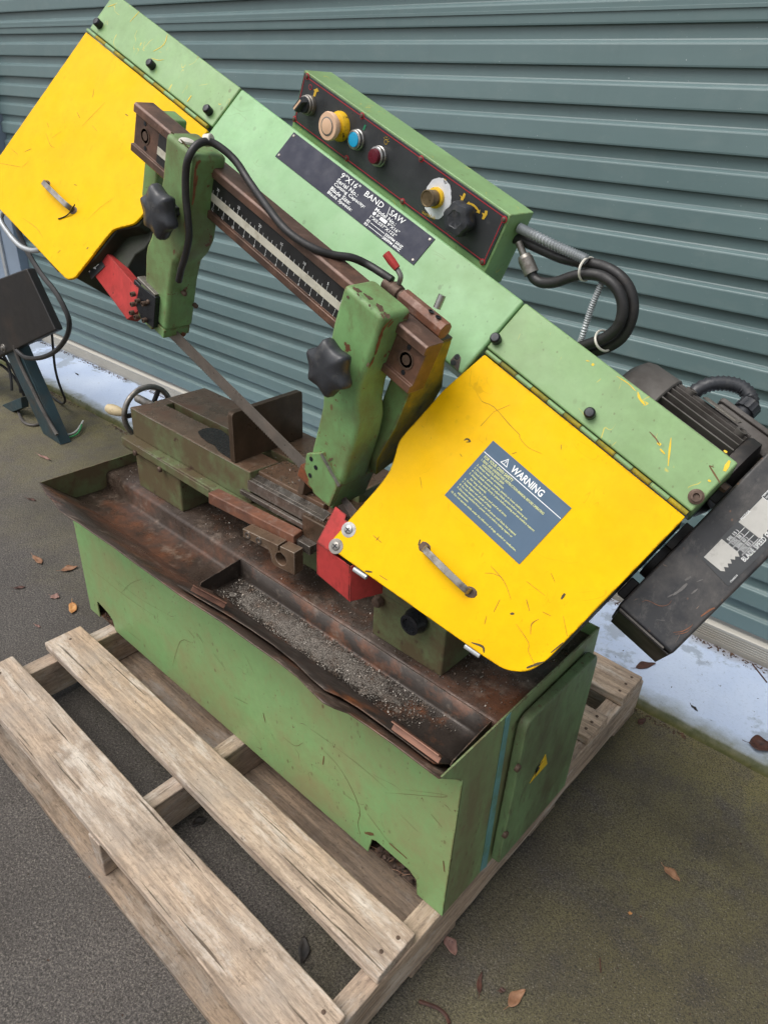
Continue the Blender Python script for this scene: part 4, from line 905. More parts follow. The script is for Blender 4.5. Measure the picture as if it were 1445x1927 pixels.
qa, qb, qc, qd = onc((596, 1020), -.004), onc((631, 953), -.004), onc((652, 968), -.004), onc((670, 1075), -.004)
mb = MB(); mb.prism([qa, qb, onc((652, 969), -.004), onc((649, 978), -.004), onc((660, 986), -.004), onc((628, 1042), -.004)], -NV*.002); gr = Rb('blade_guard', 'red_paint', mb, bevel=.0006)
gr['label'] = 'red folded blade guard at the corner of the near wheel cover'
fa, fb = qa, onc((658, 1066), -.004); hh = A([0, 0, -.062])
mb = MB(); mb.prism([fa, fb, fb+hh, fa+hh*.92], A([-.0005, .002, .0])); mb.prism([fb+A([0.0004, 0, 0]), fb+hh+A([.0004, 0, 0]), fb+hh+A([.02, .05, .0]), fb+A([.02, .05, .03])], (.002, 0, 0)); mb.prism([fa, fa+hh*.92, fa+hh*.92+A([0, .05, 0]), fa+A([-.005, .05, .03])], (.002, 0, 0)); Rb('guard_skirt', 'red_paint', mb, gr, .0005)
mb = MB(); mb.prism([onc(p, -.03) for p in [(640, 940), (650, 935), (672, 960), (660, 975)]], -NV*.004); Rb('guard_tongue', 'pan_steel', mb, gr, .0005)

# ---- coolant: rusty manifold, ball valve and hose
mb = MB(); ax = [(.0125*math.cos(a), .0125*math.sin(a)) for a in [math.pi/8+i*math.pi/4 for i in range(8)]]
mb.prism([G(.408, .142+a, 1.2570+b) for a, b in ax], U*.080); man = Rb('coolant_manifold', 'rust_bar', mb, bevel=.001)
for s_ in (.460, .473):
    mb = MB(); mb.lathe(G(s_, .137, 1.2695), WV, [(.0040, 0), (.0040, .0008), (.0026, .0009), (.0024, -.001)], 14); Rb('set_screw', 'bolt_dark', mb, man, 0)
mb = MB(); mb.lathe(G(.408, .142, 1.257), -U, [(.0090, 0), (.0090, .004), (.0075, .005), (.0105, .007), (.0115, .014), (.0105, .021), (.0085, .022), (.0088, .030), (.0085, .035), (.006, .036)], 6 * 4, 0); valve = Rb('ball_valve', 'bolt_rusty', mb, man, 0)
mb = MB(); mb.tube(cat([G(.394, .142, 1.265), G(.394, .142, 1.276), G(.390, .142, 1.281), G(.380, .142, 1.285)], 5), .0035, 8); Rb('valve_stem', 'steel_dull', mb, man, 0)
mb = MB(); mb.tube([G(.384, .141, 1.285), G(.374, .139, 1.289), G(.362, .137, 1.294)], [.0048, .0058, .0055], 10); Rb('valve_lever', 'red_paint', mb, man, 0)
mb = MB(); mb.tube([G(.455, .155, 1.268), G(.452, .160, 1.285)], .0052, 12); Rb('pipe_stub', 'steel_bright', mb, man, 0)
hose = [((738, 527), .142), ((715, 512), .141), ((690, 497), .138), ((662, 485), .122), ((628, 480), .104), ((596, 470), .088), ((560, 450), .078), ((530, 424), .076), ((500, 385), .086), ((470, 343), .098), ((445, 305), .100), ((420, 281), .092), ((395, 267), .080), ((372, 272), .060), ((356, 295), .046), ((350, 325), .0445), ((350, 370), .0445), ((354, 410), .045), ((356, 445), .046), ((350, 478), .046), ((342, 505), .045), ((337, 528), .050)]
mb = MB(); mb.tube(cat([ony(p, y) for p, y in hose], 6), .0054, 12); Rb('coolant_hose', 'rubber', mb, bevel=0)
hs = [o for o in saw.children if o.name.startswith('coolant_hose')][0]
c = ony((391, 267), .079); mb = MB(); mb.lathe(c-A([.006, 0, -.001]), A([.85, .35, .15]), [(.0072, 0), (.0085, .001), (.0085, .011), (.0072, .012)], 18); Rb('hose_clip', 'nylon_white', mb, hs, 0)
mb = MB(); mb.lathe(G(.018, .066, 1.2755), WV, [(.010, 0), (.009, .003), (.004, .005)], 9, 0, rfun=lambda a: 1+.2*math.sin(2*a)); Rb('sealant', 'nylon_white', mb, hs, 0)

# ================================================================== MOTOR AND BELT GUARD
mt_, mn_, mr = -.086, -.155, .066
def MO(s): return H(s, mt_, mn_)
mb = MB(); mb.lathe(MO(.655), U, [(.030, -.004), (.052, 0), (.066, .010), (.069, .02), (.0705, .062), (.0685, .064)], 32); motor = Rb('motor', 'motor_grey', mb, bevel=0, smooth=40)
mb = MB(); mb.lathe(MO(.717), U, [(.053, 0), (.053, .125)], 32); mb.lathe(MO(.838), U, [(.064, 0), (.066, .004), (.066, .018), (.050, .026), (.03, .03)], 32); Rb('motor_body', 'motor_dark', mb, motor, 0)
e1, e2 = -V, NV
for i in range(24):
    a = -1.1 + i*(4.2/24)
    d = math.cos(a)*e1 + math.sin(a)*e2; b = -math.sin(a)*e1 + math.cos(a)*e2
    mb = MB(); mb.prism([MO(.719)+d*.0525+b*.0016, MO(.719)+d*.0525-b*.0016, MO(.719)+d*.0675-b*.0011, MO(.719)+d*.0675+b*.0011], U*.118); Rb('cooling_fin', 'motor_grey', mb, motor, .0004)
for s_, a in ((.738, .42), (.826, .62)):
    d = math.cos(a)*e1 + math.sin(a)*e2; mb = MB(); mb.lathe(MO(s_)+d*.056, d, [(.0080, 0), (.0080, .0150), (.0045, .0152), (.0042, .009)], 16); Rb('fin_boss', 'motor_grey', mb, motor, 0)
d = math.cos(.32)*e1 + math.sin(.32)*e2; b = -math.sin(.32)*e1 + math.cos(.32)*e2
mb = MB(); mb.prism([MO(.757)+d*.0705-b*.021, MO(.815)+d*.0705-b*.021, MO(.815)+d*.0705+b*.017, MO(.757)+d*.0705+b*.017], d*.002); Rb('rating_plate', 'plate_grimy', mb, motor, .0006)
AT = -.32
d2 = math.cos(AT)*e1 + math.sin(AT)*e2; b2 = -math.sin(AT)*e1 + math.cos(AT)*e2
mb = MB(); mb.prism(rounded([MO(.772)+d2*.056-b2*.040, MO(.900)+d2*.056-b2*.040, MO(.900)+d2*.056+b2*.012, MO(.772)+d2*.056+b2*.012], .008), d2*.030); Rb('terminal_box', 'motor_grey', mb, motor, .003)
mb = MB(); mb.prism(rounded([MO(.769)+d2*.0865-b2*.042, MO(.903)+d2*.0865-b2*.042, MO(.903)+d2*.0865+b2*.014, MO(.769)+d2*.0865+b2*.014], .008), d2*.008); Rb('terminal_lid', 'motor_grey', mb, motor, .002)
mb = MB(); mb.lathe(MO(.868)+d2*.0946-b2*.010, d2, [(.012, 0), (.012, .004), (.009, .005)], 24); Rb('blanking_plug', 'plastic_black', mb, motor, 0)
gp = MO(.803)+d2*.0946-b2*.008
mb = MB(); mb.lathe(gp, d2, [(.015, 0), (.015, .003), (.0125, .004), (.0125, .012)], 28, 0, rfun=lambda a: 1+.01*math.cos(14*a)); mb.lathe(gp+d2*.012, d2, [(.0165, 0), (.0165, .016), (.0135, .018)], 28, 0, rfun=lambda a: 1+.035*math.cos(14*a)); Rb('cable_gland', 'plastic_black', mb, motor, 0)
cp = [gp+d2*.024, gp+d2*.036-U*.006, gp+d2*.042-U*.026+NV*.002, gp+d2*.032-U*.048+NV*.002, gp+d2*.010-U*.066, gp-d2*.03-U*.076-NV*.01]
mb = MB(); mb.tube(cat(cp, 8), .0108, 14, ribs=(1, .085)); Rb('motor_conduit', 'plastic_black', mb, motor, 0, smooth=80)
# belt guard
g0, g1 = .8700, .9575
mb = MB(); mb.prism([H(g0, -.29, -.05), H(g0, .140, -.05), H(g0, .164, -.165), H(g0, -.29, -.165)], U*(g1-g0)); bgd = Rb('belt_guard', 'black_paint', mb, bevel=.004, seg=3)
mb = MB(); mb.prism([H(g0+.004, .1425, -.056), H(g0+.004, .1650, -.160), H(g0+.004, .1680, -.160), H(g0+.004, .1455, -.056)], U*(g1-g0-.006)); Rb('guard_end', 'black_sheet', mb, bgd, .002)
mb = MB(); mb.box((g0+.004, .1402, -.0535), (g1-.012, .1430, -.0480), fr=H); Rb('guard_fold', 'motor_grey', mb, bgd, .0008)
for t_ in (.10, -.07):
    mb = MB(); mb.box((.857, t_, -.13), (.8698, t_+.03, -.07), fr=H); Rb('guard_mount', 'motor_dark', mb, bgd, .002)
s_, t_ = hc((1372, 905), -.07); mb = MB(); mb.lathe(H(.8585, -.06, -.055), U, [(.006, 0), (.006, .008), (.004, .009)], 6); Rb('guard_bolt', 'bolt_rusty', mb, bgd, 0)
mb = MB(); mb.box((.8585, .0, -.14), (.8695, .04, -.075), fr=H); mb.tube([H(.8585, .06, -.1), H(.8695, .06, -.1)], .03, 20); Rb('worm_shaft', 'motor_dark', mb, bgd, .001)
# speed chart label on the guard
def LQ(s, t, n=0): return H(s, t, -.0496+n)
lb = [(.902, .026), (.948, .032), (.9495, -.20), (.902, -.20)]
mb = MB(); mb.prism(rounded([LQ(*p) for p in lb], .003), NV*.0004); lab = Rb('speed_label', 'panel_black', mb, bevel=0)
lab['label'] = 'black blade speed chart label, partly worn to bare grey'
wornA = [LQ(.9035+.0015*(i % 2), .018-.0042*i, .0005) for i in range(11)] + [LQ(.9035, -.028, .0005)]
def worn(s0, s1, t0, t1, nm=14):
    pts = []
    for i in range(nm): pts.append(LQ(s0, t0+(t1-t0)*i/(nm-1), .0006))
    for i in range(nm): pts.append(LQ(s1+(.0032 if i % 2 else -.001)+R(-.001, .001), t1+(t0-t1)*i/(nm-1), .0006))
    mb = MB(); mb.prism(pts, NV*.0002); Rb('worn_area', 'worn_label_grey', mb, lab, 0)
worn(.9035, .929, .023, -.008, 11); worn(.9035, .934, -.037, -.078, 13)
VU = -V
text('BLADE SPEED FPM (M/MIN)', 'lettering', 'lettering_white', lab, LQ(.9415, -.004, .0006), VU, -U, .075, .0062)
text('MOTOR', 'lettering', 'lettering_white', lab, LQ(.9055, -.041, .0009), VU, -U, .015, .0034)
for i, sx in enumerate(('50( 15 )', '125( 38 )', '200( 60 )', '275( 83 )')):
    text(sx, 'lettering', 'lettering_white', lab, LQ(.9115+.0068*i, -.0115, .0009), VU, -U, .017, .0038)
    mb = MB(); mb.prism([LQ(.9130+.0068*i, -.008, .0006), LQ(.9130+.0068*i, -.036, .0006), LQ(.9135+.0068*i, -.036, .0006), LQ(.9135+.0068*i, -.008, .0006)], NV*.0002); Rb('rule', 'lettering_white', mb, lab, 0)
text('CN40214', 'lettering', 'lettering_white', lab, LQ(.947, .026, .0006), VU, -U, .012, .0022)
text('Speed FPM', 'lettering', 'lettering_white', lab, LQ(.9045, -.080, .0006), VU, -U, .014, .0026); text('M/(MIN.)', 'lettering', 'lettering_white', lab, LQ(.9085, -.080, .0006), VU, -U, .011, .0026)
text('50( 15 )', 'lettering', 'lettering_white', lab, LQ(.916, -.085, .0006), VU, -U, .010, .0026)
for (a, b, c_, d_) in ((.9020, .9024, -.078, -.14), (.9100, .9104, -.078, -.14), (.9190, .9194, -.078, -.14)):
    mb = MB(); mb.prism([LQ(a, c_, .0006), LQ(b, c_, .0006), LQ(b, d_, .0006), LQ(a, d_, .0006)], NV*.0002); Rb('rule', 'lettering_white', mb, lab, 0)
mb = MB(); mb.prism([LQ(.9020, -.078, .0006), LQ(.9194, -.078, .0006), LQ(.9194, -.0784, .0006), LQ(.9020, -.0784, .0006)], NV*.0002); Rb('rule', 'lettering_white', mb, lab, 0)

# ---- hoses that loop from the control box to the cylinder
HY = YC + .045
def hp_(pts, y0=HY, y1=None): 
    y1 = y0 if y1 is None else y1; return [ony(p, y0+(y1-y0)*i/(len(pts)-1)) for i, p in enumerate(pts)]
h1 = [(960, 446), (985, 454), (1020, 470), (1055, 485), (1090, 493), (1130, 500), (1165, 519), (1186, 550), (1190, 590), (1174, 630), (1146, 652), (1110, 664), (1085, 668)]
mb = MB(); mb.tube(cat(hp_(h1), 6), .0076, 14); hA = Rb('hydraulic_hose', 'rubber', mb, bevel=0)
h2 = [(999, 512), (1005, 524), (1020, 532), (1045, 531), (1075, 521), (1105, 516), (1135, 522), (1160, 543), (1171, 575), (1164, 610), (1140, 634), (1105, 648), (1080, 656)]
mb = MB(); mb.tube(cat(hp_(h2, HY-.016), 6), .0076, 14); Rb('hydraulic_hose', 'rubber', mb, bevel=0)
f0, f1, f2 = ony((975, 455), HY-.016), ony((985, 480), HY-.016), ony((1000, 515), HY-.016)
mb = MB(); mb.tube([f0, f1], .005, 12); mb.tube([f1, f1*.8+f2*.2], [.0085, .0105], 14); mb.tube([f1*.8+f2*.2, f2], .0108, 16); Rb('hose_fitting', 'steel_dull', mb, hA, .0004)
h3 = [(965, 432), (985, 442), (1020, 462), (1060, 484), (1105, 497), (1145, 512), (1172, 543), (1181, 580), (1170, 620), (1140, 645)]
mb = MB(); mb.tube(cat(hp_(h3, HY+.010), 9), .0080, 12, ribs=(1, .09)); Rb('flexible_conduit', 'plastic_black', mb, bevel=0, smooth=80)
h4 = [(975, 428), (1000, 440), (1040, 460), (1075, 476), (1104, 489)]
mb = MB(); mb.tube(cat(hp_(h4, HY-.012), 14), .0060, 10, ribs=(1, .22)); Rb('spring_conduit', 'galvanized', mb, bevel=0, smooth=80)
h5 = [(1132, 532), (1122, 555), (1112, 580), (1104, 605), (1095, 634), (1090, 650)]
mb = MB(); mb.tube(cat(hp_(h5, HY-.012), 12), .0040, 10, ribs=(1, .25)); Rb('spring_conduit', 'galvanized', mb, bevel=0, smooth=80)
for p, q_, mt in (((1107, 484), (1101, 528), 'nylon_white'), ((1128, 622), (1143, 660), 'nylon_white')):
    a, b = ony(p, HY-.008), ony(q_, HY-.008); c = (a+b)/2; d = (b-a)/2; ln = np.linalg.norm(d); ey_ = A([0, 1, 0]); pts = [c+d*.98*math.cos(t)+ey_*.022*math.sin(t) for t in [2*math.pi*i/28 for i in range(29)]]
    mb = MB(); mb.tube(pts, .0017, 6); Rb('cable_tie', mt, mb, hA, 0)

# ================================================================== CHIP PAN (lifts out of the tray)
pan = thing('chip_pan', (.8, .05, .422), 'long rusty steel chip pan lying in the front channel of the saw tray', 'chip pan')
def pz_(p, off=.006): return hit(p, lip_n, lip_c + off)
lip_n = lip_n if lip_n[2] > 0 else -lip_n; lip_c = lip_n@A([0, .012, .4245])
fl_px = [(334, 1101), (380, 1129), (425, 1155), (470, 1183), (515, 1214), (555, 1246), (585, 1276), (612, 1299), (640, 1311), (675, 1332), (715, 1361), (760, 1394), (800, 1425), (817, 1437)]
outer = [pz_(p) for p in fl_px]; PXA, PXB = .512, 1.100
mb = MB(); cols = []; k_ = len(outer)
for i, e in enumerate(outer):
    x_ = PXA + (PXB-PXA)*i/(k_-1); t = i/(k_-1)
    xe = e[0]
    inner = A([max(xe+.004, PXA), .016, .434]); 
    cols += [e, e*.45+inner*.55+A([0, 0, .0012*math.sin(i)]), inner, A([x_, .0225, .4262]), A([x_, .084, .4258]), A([x_, .0885, .4300]), A([x_, .0905, .4665])]
mb.add(cols, [(i*7+j, i*7+j+1, (i+1)*7+j+1, (i+1)*7+j) for i in range(k_-1) for j in range(6)])
pano = mb.build('pan_body', 'pan_steel', pan, smooth=50); so_ = pano.modifiers.new('sheet', 'SOLIDIFY'); so_.thickness = .0016; so_.offset = 0
for x_ in (PXA, PXB):
    mb = MB(); mb.prism([A([x_, .0905, .4665]), A([x_, .0885, .4262]), A([x_, .0215, .4262]), A([x_, -.004, .450]), A([x_, .0, .4565])], (.0014 if x_ == PXA else -.0014, 0, 0)); mb.build('end_wall', 'pan_steel', pan)
for (a, b) in (((358, 1112), (421, 1146)), ((733, 1372), (822, 1437))):
    p0, p1 = pz_(a, .010), pz_(b, .010); d = p1-p0; up_ = lip_n; ou = np.cross(d/np.linalg.norm(d), up_); ou = ou if ou[1] < 0 else -ou
    mb = MB(); pr_ = [(0, 0), (.0, .010), (-.008, .0135), (-.013, .0125), (-.014, .0105), (-.008, .0115), (-.0022, .0085), (-.0022, 0)]
    mb.prism([p0 - ou*(-x_)*1.0 + up_*y_ if False else p0 + ou*x_*-1 - ou*.006 + up_*y_ for x_, y_ in pr_], d); mb.build('pan_handle', 'copper_orange', pan, bevel=.0006)

def swarf(name, gen, n, smin, smax, label):
    return scatter_mesh(name, 'swarf', gen, n, smin, smax, .9, label, 'metal chips')
def gen_pan():
    x_ = R(PXA+.01, PXB-.02); y = R(.022, .084); t = (x_-PXA)/(PXB-PXA)
    dens = 1.2 - 1.3*max(0, t-.45)*2 + .5*mnoise.noise(Vector((x_*14, y*30, 2)))
    if t < .12: dens = .9 if (y > .07 or R(0, 1) < .25) else .25
    return (x_, y, .4266 + abs(random.gauss(0, .0016))) if R(0, 1) < dens else None
swarf('metal_chips', gen_pan, 15000, .0008, .0030, 'bright metal chips heaped along the chip pan')
swarf('metal_chips', gen_tray, 9000, .0008, .0028, 'scattered metal chips on the rusty tray floor')
def gen_vise():
    k = random.random()
    if k < .35: return (R(.48, .68), R(.15, .21), ZT-.002)
    if k < .6: return (R(.1, .5), R(.109, .127), .5715)
    return (R(.66, .76), R(.12, .2), .6195)
swarf('metal_chips', gen_vise, 900, .001, .003, 'metal chips on the vise bed and around the jaw base')
def gen_notch():
    return (R(.965, 1.06), R(.004, .09), ZB+.0045+abs(random.gauss(0, .006))) if random.random() < .8 else (R(.05, .11), R(.004, .08), ZB+.005)
scatter_mesh('dry_debris', 'soil', gen_notch, 420, .003, .013, .5, 'dry leaf crumbs and dirt inside the notch of the saw base', 'debris')
mb = MB()
for i in range(9):
    a = A([R(.97, 1.06), R(-.004, .05), ZB+R(.006, .016)]); b = a + A([R(-.03, .03), R(-.02, .02), R(-.006, .012)]); mb.tube(cat([a, (a+b)/2+A([0, 0, R(-.004, .006)]), b], 4), .0005, 4)
o = mb.build('dry_grass', 'leaf_brown', kind='stuff'); o['label'] = 'dry grass stems in the notch of the saw base'; o['category'] = 'grass'

# ================================================================== DARK MACHINE STAND BESIDE THE DOOR
SY = .478
stand = thing('machine_stand', (-1.4, SY, 0), 'dark sheet metal box on splayed teal steel legs beside the far end of the saw', 'machine stand')
def sp(pts, y): return [ony(p, y) for p in pts]
mb = MB(); mb.prism(sp([(50, 505), (105, 622), (35, 655), (-70, 702), (-125, 570)], SY), (-.01, .035, -.004)); box_ = mb.build('dark_box', 'black_sheet', stand, bevel=.006)
mb = MB(); mb.lathe(ony((8, 655), SY), -Y, [(.017, 0), (.016, .004), (.010, .0045), (.009, .010), (.004, .011)], 16); mb.build('bolt', 'steel_dull', box_)
fz = onz((95, 827), 0)
def leg(y, dx=0):
    q = sp([(8, 660), (33, 652), (110, 818), (84, 829)], .488); q = [A([p[0]+dx, y, max(p[2], .001)]) for p in q]; q[2][2] = q[3][2] = .001
    mb = MB(); mb.prism(q, (0, .006, 0)); mb.prism([q[1]+A([.0005, .006, 0]), q[2]+A([.0005, .006, 0]), q[2]+A([-.005, .006, 0]), q[1]+A([-.005, .006, 0])], (0, .038, 0)); mb.build('leg', 'teal_steel', stand, bevel=.0015)
leg(.490)
mb = MB(); q = sp([(-90, 800), (40, 748), (42, 768), (-90, 822)], .498); mb.prism(q, (0, .03, 0)); mb.build('cross_bar', 'teal_steel', stand, bevel=.002)
mb = MB(); q = sp([(-110, 690), (-60, 690), (-150, 860), (-185, 850)], .49); mb.prism(q, (0, .04, 0)); mb.build('leg', 'teal_steel', stand, bevel=.002)
def cable(name, pts, ys, r, mat, label, n=8):
    k = len(pts); P_ = [ony(p, ys[0]+(ys[1]-ys[0])*i/(k-1)) for i, p in enumerate(pts)]; P_ = [A([p[0], p[1], max(p[2], r)]) for p in P_]
    mb = MB(); mb.tube(cat(P_, 8), r, n); o = mb.build(name, mat); o['label'] = label; o['category'] = 'cable'; return o
cable('power_cable', [(18, 370), (28, 410), (42, 452), (60, 487), (80, 518), (104, 548), (122, 580), (131, 607), (126, 634), (106, 660), (78, 673), (50, 673), (32, 660)], (.47, .47), .0085, 'rubber', 'thick black cable hanging in a loop beside the dark box')
cable('thin_cable', [(97, 615), (99, 635), (101, 660), (104, 690), (110, 716), (118, 738), (123, 752), (119, 759), (108, 758), (92, 752), (78, 745)], (.60, .72), .0052, 'rubber', 'thin grey cable drooping from the corner of the dark box')
cable('flat_cable', [(28, 650), (34, 672), (46, 700), (60, 728), (74, 757), (88, 784), (100, 805), (108, 818)], (.482, .484), .0075, 'motor_grey', 'grey sheathed cable running down the teal leg')
for i in range(3):
    c = ony((2+i*5, 722+i*6), .53+.02*i); pts = [c + A([.11*math.cos(a)*(1+.05*i), .03*math.sin(a+i), .13*math.sin(a)]) for a in [2*math.pi*j/36 for j in range(34)]]
    mb = MB(); mb.tube(pts, .006, 8); o = mb.build('coiled_cable', 'rubber'); o['label'] = ('dark cable coil hanging on the machine stand, outer turn', 'dark cable coil hanging on the machine stand, middle turn', 'dark cable coil hanging on the machine stand, inner turn')[i]; o['category'] = 'cable'
gl_ = [onz(p, .006) for p in [(36, 760), (36, 775), (42, 790), (52, 798), (66, 800), (78, 797)]]
mb = MB(); mb.tube(cat(gl_, 8), .006, 8); o = mb.build('loose_cable', 'motor_grey'); o['label'] = 'grey cable loop lying on the concrete behind the teal leg'; o['category'] = 'cable'
for (pp, mt, lb) in (([(112, 820), (122, 823), (134, 822), (146, 816), (152, 806), (154, 799)], 'wire_green', 'green striped bare wire end curling up from the concrete'), ([(110, 817), (120, 818), (132, 817), (143, 812), (151, 802), (157, 792)], 'wire_white', 'white bare wire end curling up from the concrete')):
    k = len(pp); P_ = [onz(p, .006+.018*(i/(k-1))**2) for i, p in enumerate(pp)]; mb = MB(); mb.tube(cat(P_, 6), .0036, 8); o = mb.build('bare_wire', mt); o['label'] = lb; o['category'] = 'wire'

# ================================================================== FALLEN LEAVES
def leaf(px, ln, wd, ang, mt, label, z=.0, curl=.3, group='fallen leaves on the concrete', name='fallen_leaf'):
    c = onz(px, z); ca, sa = math.cos(ang), math.sin(ang); mb = MB(); n1 = 12; rows = []
    for i in range(n1+1):
        t = i/n1; w = wd*.5*(math.sin(math.pi*min(1, t**.8))**.8)*(1+.12*math.sin(9*t+ln*900)) + .0004
        cu = curl*ln*((t-.5)**2*1.2)
        for j in (-1, -.5, 0, .5, 1):
            xx = (t-.5)*ln; yy = j*w + .10*ln*math.sin(t*2.4); zz = cu + abs(j)**1.6*w*curl*1.1 + .0012 + .0012*math.sin(11*t+j*3)
            rows.append(A([c[0]+xx*ca-yy*sa, c[1]+xx*sa+yy*ca, z+max(.0008, zz)]))
    fs_ = [(i*5+j, i*5+j+1, (i+1)*5+j+1, (i+1)*5+j) for i in range(n1) for j in range(4)]
    mb.add(rows, fs_)
    tip = rows[2]; st = tip - A([ca, sa, 0])*ln*.28 + A([0, 0, .003]); mb.tube([tip, (tip+st)/2+A([0, 0, -.0008]), st], .0006, 5)
    o = mb.build(name, mt, smooth=60); s2 = o.modifiers.new('thick', 'SOLIDIFY'); s2.thickness = .0005
    o['label'] = label; o['category'] = 'leaf'
    if group: o['group'] = group
leaf((135, 1147), .050, .022, -.55, 'leaf_orange', 'orange brown curled leaf near the notched corner of the saw base')
leaf((132, 1073), .046, .026, 1.2, 'leaf_brown', 'brown folded leaf standing beside the narrow end of the saw base')
leaf((70, 1057), .058, .018, -.1, 'leaf_brown', 'long dry brown leaf lying out from the narrow end of the saw base')
leaf((104, 1125), .026, .022, .4, 'leaf_pink', 'small round pinkish leaf beside the orange curled leaf')
leaf((84, 864), .075, .012, .1, 'leaf_pink', 'thin reddish leaf lying between the saw tray and the teal leg')
leaf((60, 942), .04, .010, .3, 'leaf_dark', 'thin dark leaf on concrete left of the tray corner')
leaf((1262, 1648), .034, .018, -.3, 'leaf_brown', 'single curled tan leaf alone on the mossy concrete')
leaf((1208, 1360), .028, .014, 1.3, 'leaf_dark', 'small dark red leaf at the foot of the slab by the pallet end')
leaf((973, 1882), .040, .017, 1.35, 'leaf_brown', 'brown pointed leaf on concrete in front of the pallet corner')
leaf((905, 1852), .034, .008, 2.0, 'leaf_dark', 'narrow dark red leaf near the pallet corner')
leaf((945, 1866), .012, .007, .8, 'leaf_dark', 'tiny dark leaf scrap between two fallen leaves by the pallet')
leaf((846, 1783), .034, .020, -.5, 'leaf_pink', 'crumpled pale leaf tucked under the pallet bearer')
leaf((568, 1790), .045, .018, -.9, 'leaf_black', 'glossy blackened leaf on the ground between two deck boards')
leaf((376, 1549), .030, .018, 1.2, 'leaf_black', 'dark leaf with a long stem seen between the deck boards')
leaf((150, 1598), .045, .022, -.6, 'leaf_dark', 'dark crumpled leaf against the front pallet board')
leaf((168, 1612), .030, .018, .4, 'leaf_brown', 'brown leaf scrap beside the front pallet board')
leaf((1432, 1408), .055, .045, .4, 'leaf_dark', 'broad dark leaf lying on the corner of the painted slab', z=.031)
leaf((1430, 1440), .05, .03, 1.1, 'leaf_dark', 'dark leaf in the joint below the painted slab')
leaf((1215, 1255), .060, .022, 1.0, 'leaf_dark', 'dark red wet leaf on the painted slab below the belt guard', z=.031, curl=.08)
leaf((1305, 1334), .020, .007, -.5, 'leaf_black', 'small black leaf on a damp spot of the painted slab', z=.031, curl=.1)
leaf((1185, 1720), .006, .005, .6, 'leaf_orange', 'tiny pale orange scrap on the mossy concrete')
leaf((38, 1108), .030, .012, .9, 'leaf_dark', 'small dark leaf far out from the notched corner')
leaf((72, 1180), .020, .006, .2, 'leaf_pink', 'thin pale twig shaped scrap left of the pallet')
leaf((145, 705), .034, .008, -.2, 'leaf_black', 'black narrow leaf on the painted slab beside the far end of the door', z=.031, curl=.1)
leaf((128, 655), .030, .016, .5, 'leaf_black', 'dark leaf at the foot of the door near the hanging cable', z=.031, curl=.15)
for (pp, lb, r) in (([(788, 1884), (805, 1890), (825, 1898), (840, 1912), (845, 1926)], 'dark curved twig on concrete before the pallet corner', .0032), ([(1128, 1803), (1130, 1830)], 'short thin stick standing out on the mossy concrete', .0012), ([(1415, 1250), (1428, 1266), (1442, 1284)], 'thin dark stick lying on the painted slab near the door', .0018)):
    zz = .031 if pp[0][1] < 1300 else 0.0
    P_ = [onz(p, zz+r) for p in pp]; mb = MB(); mb.tube(cat(P_, 6), r, 6); o = mb.build('twig', 'leaf_dark'); o['label'] = lb; o['category'] = 'twig'; o['group'] = 'twigs on the concrete'
random.seed(91)
def gen_bits():
    p = (R(0, 1445), R(700, 1927)); q = onz(p, 0.0); return q if q[1] < .74 and q[0] > -2.2 else None
scatter_mesh('ground_specks', 'soil', gen_bits, 420, .001, .004, .3, 'tiny dark grit and crumbs strewn over the concrete', 'grit')
def gen_bits2():
    p = (R(0, 1445), R(640, 1460)); q = onz(p, .031); d = (q-K0)@KN; return q if .04 < d < .30 and -2.2 < q[0] < 2 else None
scatter_mesh('slab_specks', 'soil', gen_bits2, 260, .0012, .005, .3, 'tiny dark specks of dirt on the painted slab', 'grit')

# ================================================================== SCRATCHES, CHIPS AND HEAPED GRIT
def ribbon(par, pts, nrm, wd, mat, name='scratch'):
    pts = cat(pts, 3) if len(pts) > 2 else [A(pts[0]), (A(pts[0])+A(pts[1]))/2, A(pts[1])]
    mb = MB(); k = len(pts); vs_ = []
    for i, p in enumerate(pts):
        t = pts[min(i+1, k-1)]-pts[max(i-1, 0)]; b = np.cross(t, nrm); b = b/(np.linalg.norm(b)+1e-9)
        w = wd*.5*(.25+.75*math.sin(math.pi*(i+.6)/(k+.2)))*R(.7, 1.25)
        vs_ += [p+b*w, p-b*w]
    mb.add(vs_, [(2*i, 2*i+1, 2*i+3, 2*i+2) for i in range(k-1)]); o = Rb(name, mat, mb, par, 0)
    if A(o.data.polygons[0].normal[:])@nrm < 0: o.data.flip_normals()
simple('scratch_brown', lin(150, 110, 20), .7, var=.3, vscale=60, bump=0)
simple('scratch_dark', lin(74, 64, 34), .7, var=.3, vscale=60, bump=0)
simple('scratch_yellow', lin(226, 190, 40), .6, var=.15, vscale=60, bump=0)
simple('scratch_rust', lin(104, 78, 48), .7, var=.3, vscale=60, bump=0)
simple('scratch_rust2', lin(122, 78, 52), .7, var=.3, vscale=90, bump=0); simple('scratch_rustdark', lin(98, 80, 62), .7, var=.3, vscale=90, bump=0); simple('scuff_grey', lin(96, 94, 92), .7, var=.3, vscale=120, bump=0)
def cv(o, k, pts): return [(o[0]+x/k, o[1]+y/k) for x, y in pts]
z5 = lambda pts: [onc(p, .0018) for p in cv((560, 560), 2.604, pts)]
